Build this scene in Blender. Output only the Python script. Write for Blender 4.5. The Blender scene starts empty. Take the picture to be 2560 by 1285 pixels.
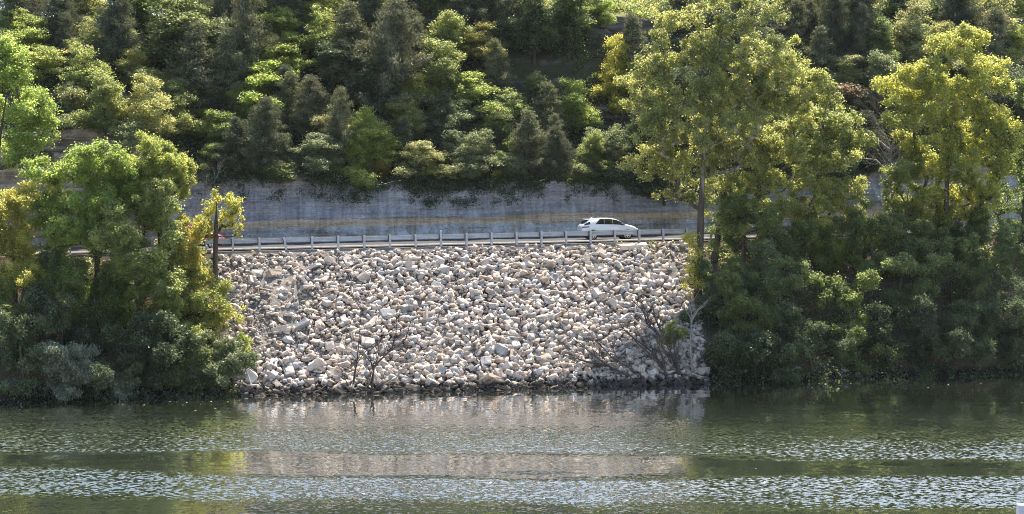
import bpy, bmesh, math, random
import numpy as np
from mathutils import Vector, Matrix, Euler, noise as mnoise

S = bpy.context.scene
COL = S.collection
R = math.radians

# ------------------------------------------------------------------ camera
CAM_Z, FPX, HOR = 15.0, 4000.0, 415.0           # camera height, focal length and horizon row (in 2560 px terms)
cam = bpy.data.cameras.new('camera')
cam_o = bpy.data.objects.new('camera', cam); COL.objects.link(cam_o)
cam_o.location = (0, 0, CAM_Z); cam_o.rotation_euler = (R(90), 0, 0)
cam.sensor_width = 36; cam.lens = 36 * FPX / 2560
cam.shift_y = -(642.5 - HOR) / 2560
cam.clip_start = 0.5; cam.clip_end = 3000
S.camera = cam_o

# ------------------------------------------------------------------ light
SUN_EL, SUN_AZ = R(63), R(17)                    # behind the hill, a little to the right
sun = bpy.data.lights.new('sun', 'SUN'); sun.energy = 5.0; sun.angle = R(0.5); sun.color = (1, .91, .77)
sun_o = bpy.data.objects.new('sun', sun); COL.objects.link(sun_o)
sd = Vector((math.cos(SUN_EL) * math.sin(SUN_AZ), math.cos(SUN_EL) * math.cos(SUN_AZ), math.sin(SUN_EL)))
sun_o.rotation_euler = (-sd).to_track_quat('-Z', 'Y').to_euler()
sun_o.location = (30, 180, 120)
world = bpy.data.worlds.new('World'); S.world = world; world.use_nodes = True
wn = world.node_tree; bg = wn.nodes['Background']
sky = wn.nodes.new('ShaderNodeTexSky'); sky.sky_type = 'NISHITA'; sky.sun_disc = False
sky.sun_elevation = SUN_EL; sky.sun_rotation = SUN_AZ; sky.air_density = 1.0; sky.dust_density = 1.2
wn.links.new(sky.outputs[0], bg.inputs[0]); bg.inputs[1].default_value = 0.145
S.view_settings.view_transform = 'Standard'; S.view_settings.look = 'None'
S.view_settings.exposure = 1.15; S.view_settings.gamma = 1
S.cycles.filter_width = .9; S.cycles.denoising_prefilter = 'NONE'
S.cycles.max_bounces = 7; S.cycles.diffuse_bounces = 5; S.cycles.transmission_bounces = 4
S.cycles.transparent_max_bounces = 6; S.cycles.glossy_bounces = 3
S.cycles.sample_clamp_indirect = 6

# ------------------------------------------------------------------ helpers
def tag(o, label=None, cat=None, group=None, kind=None):
    if label: o['label'] = label
    if cat: o['category'] = cat
    if group: o['group'] = group
    if kind: o['kind'] = kind
    return o
def empty(name, loc, rz=0, **k):
    o = bpy.data.objects.new(name, None); COL.objects.link(o)
    o.location = loc; o.rotation_euler = (0, 0, rz); o.empty_display_size = .3
    return tag(o, **k)
def np_mesh(name, V, F, smooth=False):
    V = np.asarray(V, np.float32); F = np.asarray(F, np.int32)
    me = bpy.data.meshes.new(name)
    me.vertices.add(len(V)); me.vertices.foreach_set('co', V.ravel())
    m, k = F.shape
    me.loops.add(m * k); me.loops.foreach_set('vertex_index', F.ravel())
    me.polygons.add(m); me.polygons.foreach_set('loop_start', np.arange(m, dtype=np.int32) * k)
    if smooth: me.polygons.foreach_set('use_smooth', np.ones(m, bool))
    me.update(calc_edges=True)
    return me
def face_attr(me, name, vals):
    a = me.attributes.new(name, 'FLOAT', 'FACE'); a.data.foreach_set('value', np.asarray(vals, np.float32))
def vert_attr(me, name, vals):
    a = me.attributes.new(name, 'FLOAT', 'POINT'); a.data.foreach_set('value', np.asarray(vals, np.float32))
def obj(name, me, mat=None, parent=None, loc=None):
    o = bpy.data.objects.new(name, me); COL.objects.link(o)
    if mat is not None and not me.materials: me.materials.append(mat)
    if parent: o.parent = parent
    if loc is not None: o.location = loc
    return o

# value noise, vectorised
def _h(i, j, k, seed):
    n = (i * 374761393 + j * 668265263 + k * 1274126177 + seed * 974711) & 0x7fffffff
    n = ((n ^ (n >> 13)) * 1103515245) & 0x7fffffff
    n = ((n ^ (n >> 16)) * 40503 * 7) & 0x7fffffff
    return (n & 0xffff) / 32767.5 - 1.0
def vnoise(x, y=0., z=0., seed=0):
    x, y, z = np.broadcast_arrays(np.asarray(x, float), np.asarray(y, float), np.asarray(z, float))
    i, j, k = [np.floor(q).astype(np.int64) for q in (x, y, z)]
    f, g, h = x - i, y - j, z - k
    f, g, h = [q * q * (3 - 2 * q) for q in (f, g, h)]
    r = 0
    for a in (0, 1):
        for b in (0, 1):
            for c in (0, 1):
                w = (f if a else 1 - f) * (g if b else 1 - g) * (h if c else 1 - h)
                r = r + w * _h(i + a, j + b, k + c, seed)
    return r
def fbm(x, y=0., z=0., seed=0, oct=4):
    r, a, q = 0, 1., 1.
    for o in range(oct):
        r = r + a * vnoise(np.asarray(x) * q, np.asarray(y) * q, np.asarray(z) * q, seed + o); a *= .5; q *= 2.03
    return r
def sstep(a, b, x):
    q = np.clip((np.asarray(x, float) - a) / (b - a), 0, 1); return q * q * (3 - 2 * q)

# ------------------------------------------------------------------ the lie of the land
TH = R(11.2); C_, S_ = math.cos(TH), math.sin(TH)
def W(s, t, z): return Vector((s * C_ - t * S_, 120 + s * S_ + t * C_, z))
def ST(X, Y): return X * C_ + (Y - 120) * S_, -X * S_ + (Y - 120) * C_
def zr(s): return 9.2 + .013 * np.clip(s, -80, 90)
def knots(s):
    s = np.asarray(s, float); o = np.ones_like(s)
    hc = 5.25 - .9 * sstep(-16, -8, s) + .7 * vnoise(s * .16, 3) + .25 * vnoise(s * .7, 3) + 3.6 * sstep(-23, -32, s) + .8 * sstep(10, 30, s)
    k = .62 + .38 * sstep(-36, -10, s)
    w1 = 1.6 * vnoise(s * .11, 9); w2 = 2.0 * vnoise(s * .09, 21)
    e = zr(s); top = e + hc
    T = [-60 * o, -13.2 * o, -11.8 + .35 * vnoise(s * .4, 40), -.75 * o, -.25 * o, 9.0 * o, 9.5 * o, 9.65 * o,
         10.3 * o, 11.6 * o, 16 + w1, 16.5 + w1, 24 + w2, 24.6 + w2, 31 * o, 37 * o, 110 * o]
    Zs = [-12 * o, -1.2 * o, 0 * o, e - .55, e - .12, e - .03, e - .3, e - .25,
          top, top + .3, top + k * 4.0, top + k * 5.9, top + k * 12.6, top + k * 14.8, top + k * 17.2, top + k * 18.4, top + k * 19.5]
    return np.array(T), np.array(Zs), hc
def Z(s, t):
    s, t = np.broadcast_arrays(np.asarray(s, float), np.asarray(t, float))
    T, Zs, _ = knots(s)
    r = Zs[0].copy()
    for j in range(len(T) - 1):
        q = np.clip((t - T[j]) / (T[j + 1] - T[j]), 0, 1)
        r = np.where(t >= T[j], Zs[j] + q * (Zs[j + 1] - Zs[j]), r)
    return r
def P(px, py, Y): return Vector(((px - 1280) / FPX * Y, Y, CAM_Z - (py - HOR) / FPX * Y))
def hit(px, py, y0=92., y1=230.):
    """where the sight line of a photo pixel meets the land (or the water)"""
    Y = np.arange(y0, y1, .1)
    X = (px - 1280) / FPX * Y; z = CAM_Z - (py - HOR) / FPX * Y
    s, t = ST(X, Y); g = np.maximum(Z(s, t), -.15)
    i = np.argmax(z <= g)
    if z[i] > g[i]: i = len(Y) - 60
    return Vector((X[i], Y[i], g[i]))
def ground(X, Y):
    s, t = ST(X, Y); return float(Z(s, t))

# ------------------------------------------------------------------ materials
def M(name):
    m = bpy.data.materials.new(name); m.use_nodes = True
    nt = m.node_tree; nt.nodes.clear()
    out = nt.nodes.new('ShaderNodeOutputMaterial')
    return m, nt, out
class N:
    """tiny node builder"""
    def __init__(s, nt): s.nt = nt
    def __call__(s, typ, ins=None, **props):
        n = s.nt.nodes.new(typ)
        for k, v in props.items(): setattr(n, k, v)
        for k, v in (ins or {}).items():
            if hasattr(v, 'is_output'): s.nt.links.new(v, n.inputs[k])
            else: n.inputs[k].default_value = v
        return n
    def math(s, op, a, b=0., c=None):
        d = {0: a, 1: b}
        if c is not None: d[2] = c
        return s('ShaderNodeMath', d, operation=op).outputs[0]
    def noise(s, vec, scale, detail=4, rough=.55):
        return s('ShaderNodeTexNoise', {'Vector': vec, 'Scale': scale, 'Detail': detail, 'Roughness': rough})
    def ramp(s, fac, stops, interp='LINEAR'):
        n = s('ShaderNodeValToRGB', {0: fac}); cr = n.color_ramp; cr.interpolation = interp
        while len(cr.elements) < len(stops): cr.elements.new(.5)
        for e, (p, c) in zip(cr.elements, stops):
            e.position = p; e.color = (*c, 1) if len(c) == 3 else c
        return n.outputs[0]
    def mix(s, fac, a, b, blend='MIX'):
        n = s('ShaderNodeMix', {0: fac}, data_type='RGBA', blend_type=blend)
        for k, v in ((6, a), (7, b)):
            if hasattr(v, 'is_output'): s.nt.links.new(v, n.inputs[k])
            else: n.inputs[k].default_value = (*v, 1) if len(v) == 3 else v
        return n.outputs[2]
def g3(v): return (v, v, v)
def pbr(name, col, rough=.6, metal=0., spec=.5, noise_amt=0., scale=3.):
    m, nt, out = M(name); n = N(nt)
    b = n('ShaderNodeBsdfPrincipled', {'Roughness': rough, 'Metallic': metal, 'Specular IOR Level': spec})
    if noise_amt:
        co = n('ShaderNodeTexCoord').outputs['Object']
        f = n.noise(co, scale, 5).outputs[0]
        c = n.ramp(f, [(.25, tuple(x * (1 - noise_amt) for x in col)), (.75, tuple(min(1, x * (1 + noise_amt)) for x in col))])
        nt.links.new(c, b.inputs['Base Color'])
    else: b.inputs['Base Color'].default_value = (*col, 1)
    nt.links.new(b.outputs[0], out.inputs[0])
    return m

def leaf_mat(name, dark, light, accent=None, acc=.06, trans=.66, gloss=.04, rough=.45):
    m, nt, out = M(name); n = N(nt)
    t = n('ShaderNodeAttribute', attribute_name='tint').outputs['Fac']
    stops = [(0., dark), (.75, light)]
    if accent: stops += [(1 - acc - .02, light), (1 - acc, accent)]
    c = n.ramp(t, stops)
    rnd = n('ShaderNodeObjectInfo').outputs['Random']
    h = n('ShaderNodeHueSaturation', {'Hue': n.math('MULTIPLY_ADD', rnd, .014, .493), 'Saturation': n.math('MULTIPLY_ADD', n.math('FRACT', n.math('MULTIPLY', rnd, 7.3)), .16, .84),
                                      'Value': n.math('MULTIPLY_ADD', n.math('FRACT', n.math('MULTIPLY', rnd, 3.7)), .28, .86), 'Color': c}).outputs[0]
    tc = n('ShaderNodeHueSaturation', {'Hue': .484, 'Saturation': .96, 'Value': 3.9, 'Color': h}).outputs[0]
    d = n('ShaderNodeBsdfDiffuse', {'Color': h}).outputs[0]
    tr = n('ShaderNodeBsdfTranslucent', {'Color': tc}).outputs[0]
    mx = n('ShaderNodeMixShader', {0: trans, 1: d, 2: tr}).outputs[0]
    gl = n('ShaderNodeBsdfGlossy', {'Color': (.9, .95, .9, 1), 'Roughness': rough}).outputs[0]
    mx2 = n('ShaderNodeMixShader', {0: gloss, 1: mx, 2: gl}).outputs[0]
    nt.links.new(mx2, out.inputs[0])
    return m

L = {
 'bright': leaf_mat('leaf_bright', (.060, .088, .016), (.165, .195, .040), (.26, .17, .02), .012),
 'maple':  leaf_mat('leaf_maple', (.058, .092, .017), (.165, .205, .042), (.3, .2, .04), .004),
 'cotton': leaf_mat('leaf_cottonwood', (.055, .080, .013), (.19, .205, .034), (.27, .21, .02), .03, gloss=.06, rough=.45),
 'yellow': leaf_mat('leaf_yellow', (.095, .115, .016), (.215, .218, .034), (.30, .20, .018), .04),
 'green':  leaf_mat('leaf_green', (.040, .065, .016), (.105, .135, .032), (.2, .16, .02), .008),
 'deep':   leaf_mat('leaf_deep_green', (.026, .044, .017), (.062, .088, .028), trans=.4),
 'grey':   leaf_mat('leaf_grey_green', (.05, .07, .028), (.125, .15, .055), trans=.5, gloss=.05),
 'pale':   leaf_mat('leaf_pale', (.09, .11, .03), (.20, .21, .06), (.3, .2, .1), .02, trans=.5, gloss=.05),
 'cedar':  leaf_mat('needle_cedar', (.050, .060, .022), (.115, .125, .045), (.09, .06, .02), .05, trans=.25, gloss=.05, rough=.6),
 'cedar2': leaf_mat('needle_cedar_dark', (.034, .044, .020), (.078, .090, .036), trans=.22, gloss=.04, rough=.6),
 'orange': leaf_mat('leaf_orange', (.13, .13, .016), (.24, .18, .016), (.32, .15, .015), .2),
 'brown':  leaf_mat('leaf_brown_dry', (.10, .08, .035), (.24, .19, .10), (.3, .15, .06), .1, trans=.3),
 'silver': leaf_mat('leaf_silver', (.05, .068, .035), (.14, .165, .095), trans=.42, gloss=.07, rough=.45),
}
def bark_mat(name, a, b, sc=6):
    m, nt, out = M(name); n = N(nt)
    co = n('ShaderNodeTexCoord').outputs['Object']
    mp = n('ShaderNodeMapping', {'Vector': co, 'Scale': (1, 1, .25)}).outputs[0]
    f = n.noise(mp, sc, 5, .65).outputs[0]
    c = n.ramp(f, [(.3, a), (.7, b)])
    bp = n('ShaderNodeBump', {'Strength': .6, 'Distance': .03, 'Height': f}).outputs[0]
    d = n('ShaderNodeBsdfPrincipled', {'Base Color': c, 'Roughness': .85, 'Normal': bp, 'Specular IOR Level': .2}).outputs[0]
    nt.links.new(d, out.inputs[0]); return m
BARK = bark_mat('bark_brown', (.035, .028, .02), (.11, .085, .06))
def bark_w():
    m, nt, out = M('bark_cottonwood'); n = N(nt)
    co = n('ShaderNodeTexCoord').outputs['Object']
    f = n.noise(n('ShaderNodeMapping', {'Vector': co, 'Scale': (1, 1, .25)}).outputs[0], 3., 5, .65).outputs[0]
    lo = n.ramp(f, [(.3, (.03, .024, .018)), (.7, (.11, .085, .062))]); hi = n.ramp(f, [(.35, (.12, .10, .08)), (.6, (.42, .39, .33))])
    z = n('ShaderNodeSeparateXYZ', {0: co}).outputs[2]
    u = n('ShaderNodeMapRange', {'Value': n.math('ADD', z, n.math('MULTIPLY', f, 5.)), 'From Min': 11., 'From Max': 15.}).outputs[0]
    d = n('ShaderNodeBsdfPrincipled', {'Base Color': n.mix(u, lo, hi), 'Roughness': .85, 'Specular IOR Level': .2}).outputs[0]
    nt.links.new(d, out.inputs[0]); return m
BARK_W = bark_w()
BARK_G = bark_mat('bark_grey_dead', (.12, .105, .09), (.30, .27, .23), 5)
BARK_D = bark_mat('bark_wet_dark', (.035, .029, .025), (.13, .105, .09), 5)
BARK_P = bark_mat('driftwood_pale', (.20, .165, .13), (.46, .40, .33), 7)

# rocky hillside: rock where steep, soil with litter where flatter, dry grass on top
def hill_mat():
    m, nt, out = M('hillside_soil_and_rock'); n = N(nt)
    geo = n('ShaderNodeNewGeometry'); co = geo.outputs['Position']
    nz = n('ShaderNodeSeparateXYZ', {0: geo.outputs['Normal']}).outputs[2]
    st = n('ShaderNodeMapping', {'Vector': co, 'Scale': (.35, .35, 3.2)}).outputs[0]
    f = n.noise(st, 1.0, 6, .65).outputs[0]
    rock = n.ramp(f, [(.28, (.035, .034, .036)), (.5, (.12, .112, .105)), (.62, (.24, .19, .135)), (.75, (.33, .29, .24))])
    f2 = n.noise(co, .8, 6, .7).outputs[0]
    soil = n.ramp(f2, [(.3, (.028, .024, .014)), (.5, (.055, .05, .025)), (.7, (.05, .07, .02))])
    f3 = n.noise(co, 2.5, 5).outputs[0]
    grass = n.ramp(f3, [(.3, (.20, .20, .06)), (.7, (.36, .33, .13))])
    z = n('ShaderNodeSeparateXYZ', {0: co}).outputs[2]
    top = n('ShaderNodeMapRange', {'Value': z, 'From Min': 28.2, 'From Max': 29.4}).outputs[0]
    soil = n.mix(top, soil, grass)
    steep = n('ShaderNodeMapRange', {'Value': n.math('ADD', nz, n.math('MULTIPLY', n.math('SUBTRACT', f2, .5), .5)), 'From Min': .45, 'From Max': .6}).outputs[0]
    c = n.mix(steep, rock, soil)
    bp = n('ShaderNodeBump', {'Strength': .8, 'Distance': .25, 'Height': f}).outputs[0]
    b = n('ShaderNodeBsdfPrincipled', {'Base Color': c, 'Roughness': .9, 'Normal': bp, 'Specular IOR Level': .15}).outputs[0]
    nt.links.new(b, out.inputs[0]); return m
def cliff_mat():
    m, nt, out = M('cliff_limestone'); n = N(nt)
    geo = n('ShaderNodeNewGeometry'); co = geo.outputs['Position']
    h = n('ShaderNodeAttribute', attribute_name='h').outputs['Fac']
    s = n('ShaderNodeAttribute', attribute_name='s').outputs['Fac']
    v = n('ShaderNodeCombineXYZ', {0: s, 1: 0., 2: h}).outputs[0]
    streak = n.noise(n('ShaderNodeMapping', {'Vector': v, 'Scale': (2.6, 1, .30)}).outputs[0], 1., 6, .65).outputs[0]
    blotch = n.noise(n('ShaderNodeMapping', {'Vector': v, 'Scale': (.5, 1, .9)}).outputs[0], 1., 5, .6).outputs[0]
    strata = n.noise(n('ShaderNodeMapping', {'Vector': v, 'Scale': (.12, 1, 4.)}).outputs[0], 1., 4, .6).outputs[0]
    upper = n.ramp(n.math('ADD', n.math('MULTIPLY', streak, .4), n.math('ADD', n.math('MULTIPLY', blotch, .35), n.math('MULTIPLY', strata, .25))),
                   [(.30, (.17, .165, .195)), (.45, (.40, .395, .43)), (.55, (.62, .61, .64)), (.68, (.85, .83, .81))])
    tan = n.ramp(n.math('ADD', n.math('MULTIPLY', streak, .5), n.math('MULTIPLY', strata, .5)),
                 [(.36, (.40, .29, .19)), (.46, (.78, .58, .39)), (.58, (.92, .77, .58))])
    vor = n('ShaderNodeTexVoronoi', {'Vector': n('ShaderNodeMapping', {'Vector': n.mix(.6, v, n.noise(v, 2.5, 6, .7).outputs['Color'], 'ADD'), 'Scale': (.9, 1, 1.0)}).outputs[0], 'Scale': 1.}).outputs['Color']
    vx = n('ShaderNodeSeparateXYZ', {0: vor}).outputs[0]
    low = n.ramp(n.math('ADD', n.math('MULTIPLY', vx, .14), n.math('ADD', n.math('MULTIPLY', streak, .45), n.math('MULTIPLY', blotch, .5))),
                 [(.32, (.20, .195, .20)), (.44, (.42, .395, .38)), (.49, (.58, .51, .43)), (.54, (.64, .64, .66)), (.66, (.82, .81, .82))])
    wob = n.math('MULTIPLY', n.math('SUBTRACT', n.noise(v, .35, 4).outputs[0], .5), .5)
    hh = n.math('ADD', h, wob)
    band = n('ShaderNodeMapRange', {'Value': hh, 'From Min': 1.08, 'From Max': 1.22}).outputs[0]
    c = n.mix(band, low, tan)
    h0 = n('ShaderNodeAttribute', attribute_name='ledge').outputs['Fac']
    up = n('ShaderNodeMapRange', {'Value': n.math('SUBTRACT', h, h0), 'From Min': -.03, 'From Max': .06}).outputs[0]
    c = n.mix(up, c, upper)
    crk = n('ShaderNodeTexBrick', {'Vector': n('ShaderNodeCombineXYZ', {0: n.math('ADD', s, n.math('MULTIPLY', blotch, 2.5)), 1: n.math('ADD', hh, n.math('MULTIPLY', streak, .3)), 2: 0.}).outputs[0], 'Scale': .45, 'Mortar Size': .008,
             'Color1': (1, 1, 1, 1), 'Color2': (.82, .84, .88, 1), 'Mortar': (.30, .30, .32, 1), 'Brick Width': 1.3, 'Row Height': .42}).outputs[0]
    # warm tan ledges at the left end and towards the cliff top
    left = n('ShaderNodeMapRange', {'Value': s, 'From Min': -22., 'From Max': -28.}).outputs[0]
    st2 = n.ramp(n.math('ADD', n.math('MULTIPLY', strata, .55), n.math('MULTIPLY', blotch, .45)), [(.34, (.13, .115, .10)), (.45, (.36, .29, .225)), (.53, (.62, .48, .35)), (.64, (.76, .66, .54))])
    c = n.mix(n.math('MULTIPLY', left, .92), c, n.mix(1., st2, crk, 'MULTIPLY'))
    top = n('ShaderNodeMapRange', {'Value': hh, 'From Min': 3.7, 'From Max': 4.5}).outputs[0]
    c = n.mix(n.math('MULTIPLY', top, .35), c, st2)
    c = n.mix(.32, c, n.mix(1., c, crk, 'MULTIPLY'))
    spk = n.noise(n('ShaderNodeMapping', {'Vector': v, 'Scale': (3., 1, 7.)}).outputs[0], 1., 6, .75).outputs[0]
    c = n.mix(1., c, n.ramp(spk, [(.32, g3(.62)), (.5, g3(1.)), (.68, g3(1.25))]), 'MULTIPLY')
    fine = n.noise(co, 6, 6, .7).outputs[0]
    bp = n('ShaderNodeBump', {'Strength': 1., 'Distance': .28, 'Height': n.math('ADD', n.math('MULTIPLY', fine, 1.2), n.math('ADD', spk, n.math('MULTIPLY', strata, 1.2)))}).outputs[0]
    b = n('ShaderNodeBsdfPrincipled', {'Base Color': c, 'Roughness': .85, 'Normal': bp, 'Specular IOR Level': .2}).outputs[0]
    nt.links.new(b, out.inputs[0]); return m
def bank_mat():
    m, nt, out = M('bank_gravel_and_soil'); n = N(nt)
    co = n('ShaderNodeNewGeometry').outputs['Position']
    f = n.noise(co, 5, 8, .75).outputs[0]; f2 = n.noise(co, .5, 3).outputs[0]
    grav = n.ramp(f, [(.3, (.07, .066, .062)), (.5, (.17, .16, .148)), (.7, (.33, .305, .28))])  # gravel grey, darkened further to put shade into the gaps between rocks
    tan = n.ramp(f, [(.3, (.14, .115, .09)), (.7, (.38, .32, .26))])
    c = n.mix(n('ShaderNodeMapRange', {'Value': f2, 'From Min': .45, 'From Max': .6}).outputs[0], grav, tan)
    soil = n.ramp(f, [(.3, (.04, .032, .02)), (.55, (.10, .08, .05)), (.75, (.17, .14, .08))])
    rip = n('ShaderNodeAttribute', attribute_name='rubble').outputs['Fac']
    c = n.mix(rip, soil, c)
    z = n('ShaderNodeSeparateXYZ', {0: co}).outputs[2]
    wet = n('ShaderNodeMapRange', {'Value': n.math('ADD', z, n.math('MULTIPLY', n.math('SUBTRACT', f2, .5), .8)), 'From Min': .75, 'From Max': .35}).outputs[0]
    c = n.mix(wet, c, (.02, .016, .012))
    bp = n('ShaderNodeBump', {'Strength': 1., 'Distance': .12, 'Height': f}).outputs[0]
    b = n('ShaderNodeBsdfPrincipled', {'Base Color': c, 'Roughness': .9, 'Normal': bp, 'Specular IOR Level': .2}).outputs[0]
    nt.links.new(b, out.inputs[0]); return m
def water_mat():
    m, nt, out = M('river_water'); n = N(nt)
    co = n('ShaderNodeNewGeometry').outputs['Position']
    xyz = n('ShaderNodeSeparateXYZ', {0: co})
    # wind: where the surface is ruffled and where it lies smooth (world positions on the river)
    big = n.noise(n('ShaderNodeMapping', {'Vector': co, 'Scale': (.030, .16, 1)}).outputs[0], 1., 3, .5).outputs[0]
    med = n.noise(n('ShaderNodeMapping', {'Vector': co, 'Scale': (.10, .5, 1)}).outputs[0], 1., 3, .6).outputs[0]
    yy = n.math('ADD', xyz.outputs[1], n.math('MULTIPLY', xyz.outputs[0], .055))
    yy = n.math('ADD', yy, n.math('ADD', n.math('MULTIPLY', n.math('SUBTRACT', big, .5), 9.), n.math('MULTIPLY', n.math('SUBTRACT', med, .5), 4.)))
    f = n.math('DIVIDE', n.math('SUBTRACT', yy, 60.), 50.)
    def Yp(v): return (v - 60) / 50
    amp = n.ramp(f, [(Yp(62), g3(.1)), (Yp(69.5), g3(.15)), (Yp(72.0), g3(.8)), (Yp(76.5), g3(1.)), (Yp(78.2), g3(.05)), (Yp(82.4), g3(.03)),
                     (Yp(84.0), g3(.9)), (Yp(88.5), g3(.75)), (Yp(93), g3(.26)), (Yp(98.), g3(.10)), (Yp(103), g3(.02))])
    v1 = n('ShaderNodeMapping', {'Vector': co, 'Scale': (1.0, 1.25, 1)}).outputs[0]
    n1 = n('ShaderNodeVectorMath', {0: n('ShaderNodeTexNoise', {'Vector': v1, 'Scale': 4.6, 'Detail': 3., 'Roughness': .5}).outputs['Color'], 1: (.5, .5, .5)}, operation='SUBTRACT').outputs[0]
    v2 = n('ShaderNodeMapping', {'Vector': co, 'Scale': (.16, 1.0, 1), 'Rotation': (0, 0, R(7))}).outputs[0]
    n2 = n('ShaderNodeVectorMath', {0: n('ShaderNodeTexNoise', {'Vector': v2, 'Scale': 1.3, 'Detail': 2., 'Roughness': .5, 'Distortion': .4}).outputs['Color'], 1: (.5, .5, .5)}, operation='SUBTRACT').outputs[0]
    s1 = n('ShaderNodeVectorMath', {0: n1, 3: n.math('MULTIPLY', amp, 1.6)}, operation='SCALE').outputs[0]
    s2 = n('ShaderNodeVectorMath', {0: n2, 3: n.math('MULTIPLY_ADD', amp, .08, .085)}, operation='SCALE').outputs[0]
    sl = n('ShaderNodeVectorMath', {0: s1, 1: s2}, operation='ADD').outputs[0]
    sl = n('ShaderNodeVectorMath', {0: sl, 1: (.75, 1., 0.)}, operation='MULTIPLY').outputs[0]
    sxyz = n('ShaderNodeSeparateXYZ', {0: sl})      # at this low angle only wave fronts are seen, their backs hide behind crests
    sl = n('ShaderNodeCombineXYZ', {0: sxyz.outputs[0], 1: n.math('MINIMUM', n.math('SUBTRACT', sxyz.outputs[1], n.math('MULTIPLY', amp, .10)), .03), 2: 0.}).outputs[0]
    nrm = n('ShaderNodeVectorMath', {0: n('ShaderNodeVectorMath', {0: sl, 1: (0, 0, 1)}, operation='ADD').outputs[0]}, operation='NORMALIZE').outputs[0]
    fr = n.math('MINIMUM', n.math('MULTIPLY', n('ShaderNodeFresnel', {'IOR': 1.75, 'Normal': nrm}).outputs[0], 2.0), .94)
    gl = n('ShaderNodeBsdfGlossy', {'Color': (1, 1, 1, 1), 'Roughness': .03, 'Normal': nrm}).outputs[0]
    deep = n('ShaderNodeBsdfDiffuse', {'Color': (.044, .054, .035, 1)}).outputs[0]
    mx = n('ShaderNodeMixShader', {0: fr, 1: deep, 2: gl}).outputs[0]
    nt.links.new(mx, out.inputs[0]); return m
MAT_HILL, MAT_CLIFF, MAT_BANK, MAT_WATER = hill_mat(), cliff_mat(), bank_mat(), water_mat()
MAT_ROAD = pbr('asphalt', (.035, .035, .038), .85, noise_amt=.3, scale=4)
MAT_LINE = pbr('road_paint_white', (.75, .74, .70), .6)
MAT_YEL = pbr('road_paint_yellow', (.65, .45, .05), .6)
MAT_VERGE = pbr('verge_gravel', (.22, .18, .145), .9, noise_amt=.35, scale=5)
MAT_STEEL = pbr('galvanised_steel', (.40, .41, .425), .45, .25, noise_amt=.15, scale=2)
MAT_WOOD = pbr('treated_wood_block', (.10, .085, .075), .85, noise_amt=.3, scale=8)
MAT_POST = pbr('galvanised_post', (.36, .37, .39), .55, .4, noise_amt=.15, scale=3)
# ------------------------------------------------------------------ water and land
def grid_faces(nr, nc):
    a = np.arange(nr * nc).reshape(nr, nc)
    return np.stack([a[:-1, :-1], a[:-1, 1:], a[1:, 1:], a[1:, :-1]], -1).reshape(-1, 4)
wv = [(-700, -300, 0), (700, -300, 0), (700, 260, 0), (-700, 260, 0)]
tag(obj('water', np_mesh('water', wv, [(0, 1, 2, 3)]), MAT_WATER), kind='structure')

def sheet(name, srange, segs, mat, disp=None, attrs=None, smooth=True):
    """a strip of the land between knots; segs = [(knot index, subdivisions), ...]"""
    s = np.asarray(srange, float); T, Zs, hc = knots(s)
    rowsT, rowsZ = [], []
    for q, (j, nsub) in enumerate(segs):
        for k in range(nsub + (1 if q == len(segs) - 1 else 0)):
            u = k / nsub
            rowsT.append(T[j] * (1 - u) + T[j + 1] * u); rowsZ.append(Zs[j] * (1 - u) + Zs[j + 1] * u)
    T2, Z2 = np.array(rowsT), np.array(rowsZ); S2 = np.broadcast_to(s, T2.shape)
    if disp: T2, Z2 = disp(S2, T2, Z2)
    X = S2 * C_ - T2 * S_; Y = 120 + S2 * S_ + T2 * C_
    me = np_mesh(name, np.stack([X, Y, Z2], -1).reshape(-1, 3), grid_faces(*T2.shape), smooth)
    if attrs: attrs(me, S2, T2, Z2)
    return tag(obj(name, me, mat), kind='structure')

s_fine = np.concatenate([np.arange(-150, -62, 4.), np.arange(-62, 70, .33), np.arange(70, 160, 4.)])
LTOP, LBOT = ST(*hit(545, 625).xy), ST(*hit(612, 962).xy)
RTOP, RBOT = ST(*hit(1722, 604).xy), ST(*hit(1745, 945).xy)
def rip_u(t): return np.clip((np.asarray(t) + 11.8) / 11.1, 0, 1)
def rip_l(t): return LBOT[0] + (LTOP[0] - LBOT[0]) * rip_u(t)
def rip_r(t): return RBOT[0] + (RTOP[0] - RBOT[0]) * rip_u(t)
def bank_disp(s, t, z):
    b = sstep(-12.5, -11, t) * sstep(-.3, -1.6, t)
    return t, z + b * (.22 * fbm(s * .35, t * .35, 0, 5) + .07 * fbm(s * 1.7, t * 1.7, 0, 8, 3))
def bank_attr(me, s, t, z):
    w = .8 * vnoise(s * .5, t * .5, 0, 77)
    r = sstep(rip_l(t) - 1.2 + w, rip_l(t) + w, s) * sstep(rip_r(t) + 1.2 + w, rip_r(t) + w, s)
    vert_attr(me, 'rubble', r.ravel())
sheet('bank', s_fine, [(0, 4), (1, 6), (2, 45), (3, 3)], MAT_BANK, bank_disp, bank_attr)
s_road = np.concatenate([np.arange(-150, 160, 2.)])
sheet('road_bed', s_road, [(4, 6), (5, 2), (6, 1)], MAT_VERGE)
def strip(name, t0, t1, dz, mat, s0=-150, s1=158, dash=None):
    ss = np.arange(s0, s1 + .1, 2.)
    V, F = [], []
    for a in range(len(ss) - 1):
        if dash and a % dash[1] >= dash[0]: continue
        b = len(V)
        for s, t in ((ss[a], t0), (ss[a + 1], t0), (ss[a + 1], t1), (ss[a], t1)): V.append(W(s, t, float(zr(s)) - .03 + dz))
        F.append((b, b + 1, b + 2, b + 3))
    return tag(obj(name, np_mesh(name, V, F), mat), kind='structure')
strip('road', .45, 8.8, .03, MAT_ROAD)
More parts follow.
